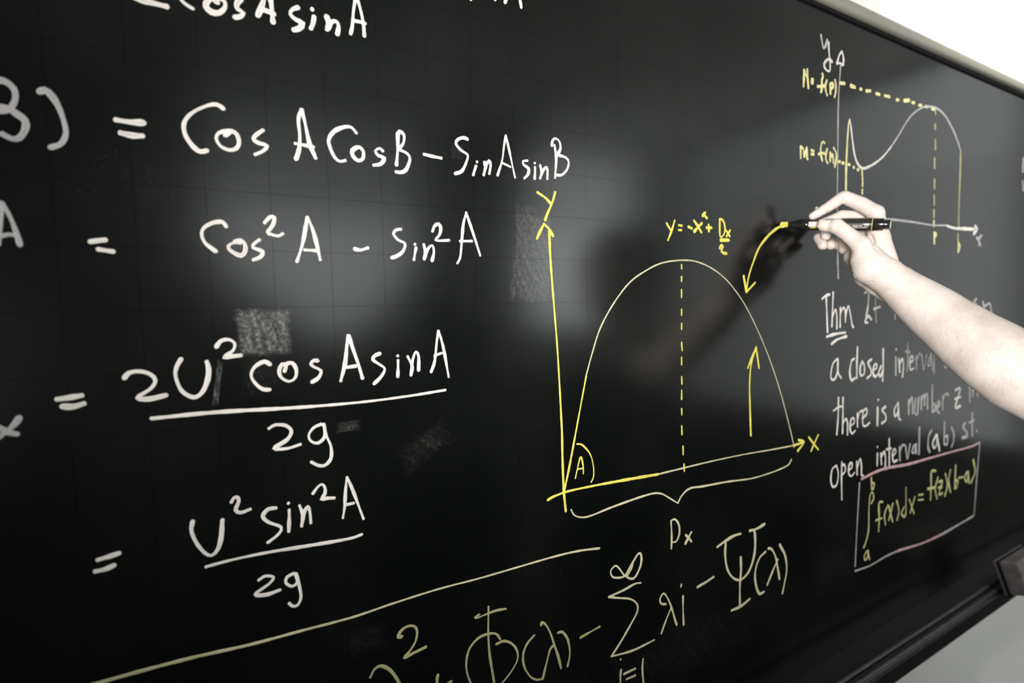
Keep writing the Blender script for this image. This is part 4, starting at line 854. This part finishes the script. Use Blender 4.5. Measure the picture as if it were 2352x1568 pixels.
def nail():
    v = []; f = []; nu, nv = 10, 12
    for i in range(nu + 1):
        for j in range(nv + 1):
            u = -1 + 2 * i / nu; q = -1 + 2 * j / nv
            w_ = 0.0062 * (1 - 0.10 * max(0, u) - 0.16 * max(0, -u) ** 2)
            c = Vector(NC) + Vector(NA) * (u * 0.0062) + Vector(NU) * (q * w_)
            edge = max(abs(u), abs(q)); p, n_ = on_skin(c, ND, 0.00045 * (1 - edge ** 6) - 0.0001)
            if p is None: p = c
            v.append(p)
    for i in range(nu):
        for j in range(nv):
            a = i * (nv + 1) + j; f.append((a, a + 1, a + nv + 2, a + nv + 1))
    mt = plain('nail', (0.84, 0.72, 0.64), 0.28, 0.5, var=0.02)
    return pydata('thumbnail', v, f, mt, person, True)
nail()


# fine hairs on the forearm: nobody could count them
def arm_hair():
    v = []; f = []; hr = random.Random(3); A = Vector((0.8005, -0.133, 1.566)); B = Vector((0.8020, -0.262, 1.458)); ax = (B - A).normalized()
    d0 = Vector(ND).normalized(); side = ax.cross(d0).normalized()
    for k in range(420):
        t = hr.uniform(0.12, 1.05) ; q = hr.uniform(-0.036, 0.034) * (0.5 + 0.6 * t)
        if hr.random() > 0.35 + 0.65 * (q / 0.06 + 0.5): continue
        c = A.lerp(B, t) + side * -q; p, n = on_skin(c, d0, 0.0001)
        if p is None: continue
        dr = (ax * hr.uniform(0.6, 1.0) + side * hr.uniform(-0.8, 0.1) + n * 0.12).normalized(); L = hr.uniform(0.006, 0.013)
        w_ = dr.cross(n).normalized() * 0.00004; cv = side * hr.uniform(-0.3, 0.3)
        pts = [p + (dr + cv * s) * L * s + n * (0.0003 * s) for s in (0, 0.35, 0.7, 1.0)]; b0 = len(v)
        for i, pp in enumerate(pts):
            ww = w_ * (1 - 0.75 * i / 3); v += [pp - ww, pp + ww]
        for i in range(3): f.append((b0 + 2 * i, b0 + 2 * i + 1, b0 + 2 * i + 3, b0 + 2 * i + 2))
    o = pydata('arm_hair', v, f, plain('fine_hair', (0.42, 0.34, 0.28), 0.6), person); o['kind'] = 'stuff'
arm_hair()

# ---------------------------------------------------------------- the marker in the hand
mk = tag(empty('marker', (0.74519, 0.0, 1.66486)), 'black marker with yellow tip and thin yellow ring, held in the hand at the board', 'marker')
P, D_ = Vector((0.74519, 0.0, 1.66486)), Vector((0.42096, -0.90207, -0.09522))
mk_black = plain('marker_black', (0.012, 0.013, 0.013), 0.22, 0.55, var=0.1)
mk_barrel = plain('marker_barrel', (0.022, 0.024, 0.02), 0.28, 0.6, var=0.12)
mk_yellow = plain('marker_yellow', (0.75, 0.68, 0.10), 0.4)
mk_ring = plain('marker_ring', (0.50, 0.46, 0.14), 0.35)
mk_label = plain('marker_label', (0.88, 0.86, 0.82), 0.5, var=0.01)
mk_grey = plain('marker_end', (0.42, 0.41, 0.38), 0.5)
lathe('nib', [(-0.0002, 0.0030), (0.0004, 0.0040), (0.0022, 0.0042), (0.0026, 0.0036)], P, D_, mk_yellow, mk)
lathe('ferrule', [(0.0022, 0.0040), (0.0035, 0.0044), (0.0040, 0.0045), (0.0116, 0.0064), (0.0160, 0.0072), (0.0188, 0.0082)], P, D_, mk_black, mk)
lathe('collar', [(0.0183, 0.0076), (0.0192, 0.0082), (0.027, 0.0084), (0.0296, 0.0084), (0.030, 0.0082)], P, D_, mk_black, mk)
bar = lathe('barrel', [(0.0298, 0.0081), (0.0302, 0.0084), (0.060, 0.0086), (0.100, 0.0093), (0.1120, 0.0095), (0.1126, 0.0092)], P, D_, mk_barrel, mk)
lathe('ring', [(0.1122, 0.0093), (0.1124, 0.00955), (0.1132, 0.00955), (0.1134, 0.0093)], P, D_, mk_ring, mk)
cap = lathe('end_cap', [(0.1132, 0.0090), (0.1136, 0.0093), (0.124, 0.0089), (0.1262, 0.0086), (0.1268, 0.0074), (0.1272, 0.0070), (0.1338, 0.0069), (0.1342, 0.0066)], P, D_, mk_black, mk)
lathe('end_disc', [(0.1341, 0.0068), (0.1352, 0.0068), (0.1356, 0.0062)], P, D_, mk_grey, mk)
Vside = Vector((-0.90524, -0.41111, -0.10735)); Vup = D_.cross(Vside).normalized()      # outward direction of the printed side, and around
if Vup.z < 0: Vup = -Vup
def on_barrel(t, s, r):                                          # t along the axis, s arc length round the barrel
    a = s / r; return P + D_ * t + (Vside * math.cos(a) + Vup * math.sin(a)) * r
def patch(name, t0, t1, s0, s1, r, mat, parent):
    n, mm = 6, 10; v = [on_barrel(t0 + (t1 - t0) * i / n, s0 + (s1 - s0) * j / mm, r) for i in range(n + 1) for j in range(mm + 1)]
    f = [(i * (mm + 1) + j, i * (mm + 1) + j + 1, (i + 1) * (mm + 1) + j + 1, (i + 1) * (mm + 1) + j) for i in range(n) for j in range(mm)]
    return pydata(name, v, f, mat, parent, True)
def print_text(name, txt, t0, s0, size, r, mat, parent):
    cu = bpy.data.curves.new('tmp', 'FONT'); cu.body = txt; cu.size = size; cu.resolution_u = 2; cu.offset = size * 0.02
    to = bpy.data.objects.new('tmp', cu); me = bpy.data.meshes.new_from_object(to)
    for v in me.vertices: x, y = v.co.x, v.co.y; v.co = on_barrel(t0 + x, s0 + y, r)
    bpy.data.objects.remove(to); me.name = name; return link(name, me, mat, parent)
patch('paper_label', 0.0318, 0.0560, -0.0030, 0.0044, 0.00862, mk_label, bar)
patch('colour_strip', 0.0340, 0.0560, -0.0056, -0.0040, 0.00862, mk_yellow, bar)
ink_brown = plain('label_ink', (0.20, 0.15, 0.12), 0.6)
print_text('label_text', 'XI 6', 0.0336, -0.0010, 0.0040, 0.00872, ink_brown, bar)
print_text('maker_text', 'OROK CO. , LTD', 0.0885, -0.0030, 0.0027, 0.00955, mk_label, bar)
print_text('maker_text', 'MADE IN KOREA', 0.0900, -0.0055, 0.0023, 0.00955, mk_label, bar)

# ---------------------------------------------------------------- eraser leaning in the tray
er = tag(empty('board_eraser', (1.418, -0.075, 0.899)), 'dark grey felt blackboard eraser tilted on the tray ledge at the bottom right', 'eraser')
er.rotation_euler = (math.radians(-19.2), 0, 0)
def rounded_box(name, a, b, mat, bev, parent):
    bm = bmesh.new(); bmesh.ops.create_cube(bm, size=1)
    for v in bm.verts: v.co = Vector([(a[i] + b[i]) / 2 + v.co[i] * (b[i] - a[i]) for i in range(3)])
    bmesh.ops.bevel(bm, geom=bm.edges[:], offset=bev, segments=3, affect='EDGES', profile=0.5)
    me = bpy.data.meshes.new(name); bm.to_mesh(me); bm.free(); me.materials.append(mat)
    o = bpy.data.objects.new(name, me); C.objects.link(o); o.parent = parent; return o
felt_mat = plain('chalky_felt', (0.15, 0.135, 0.138), 0.95, 0.1, bump=0.8, bscale=250, var=0.25)
plate_mat = plain('eraser_plate', (0.06, 0.062, 0.06), 0.5)
rounded_box('back_plate', (0, -0.006, 0), (0.15, 0.0, 0.072), plate_mat, 0.002, er)
rounded_box('gap_shade_slab', (0.002, -0.010, 0.002), (0.148, -0.006, 0.070), gap_shade_mat, 0.001, er)  # shade of the gap between plate and felt, as a near-black slab
rounded_box('felt_pad', (0.001, -0.046, 0.001), (0.149, -0.010, 0.071), felt_mat, 0.006, er)
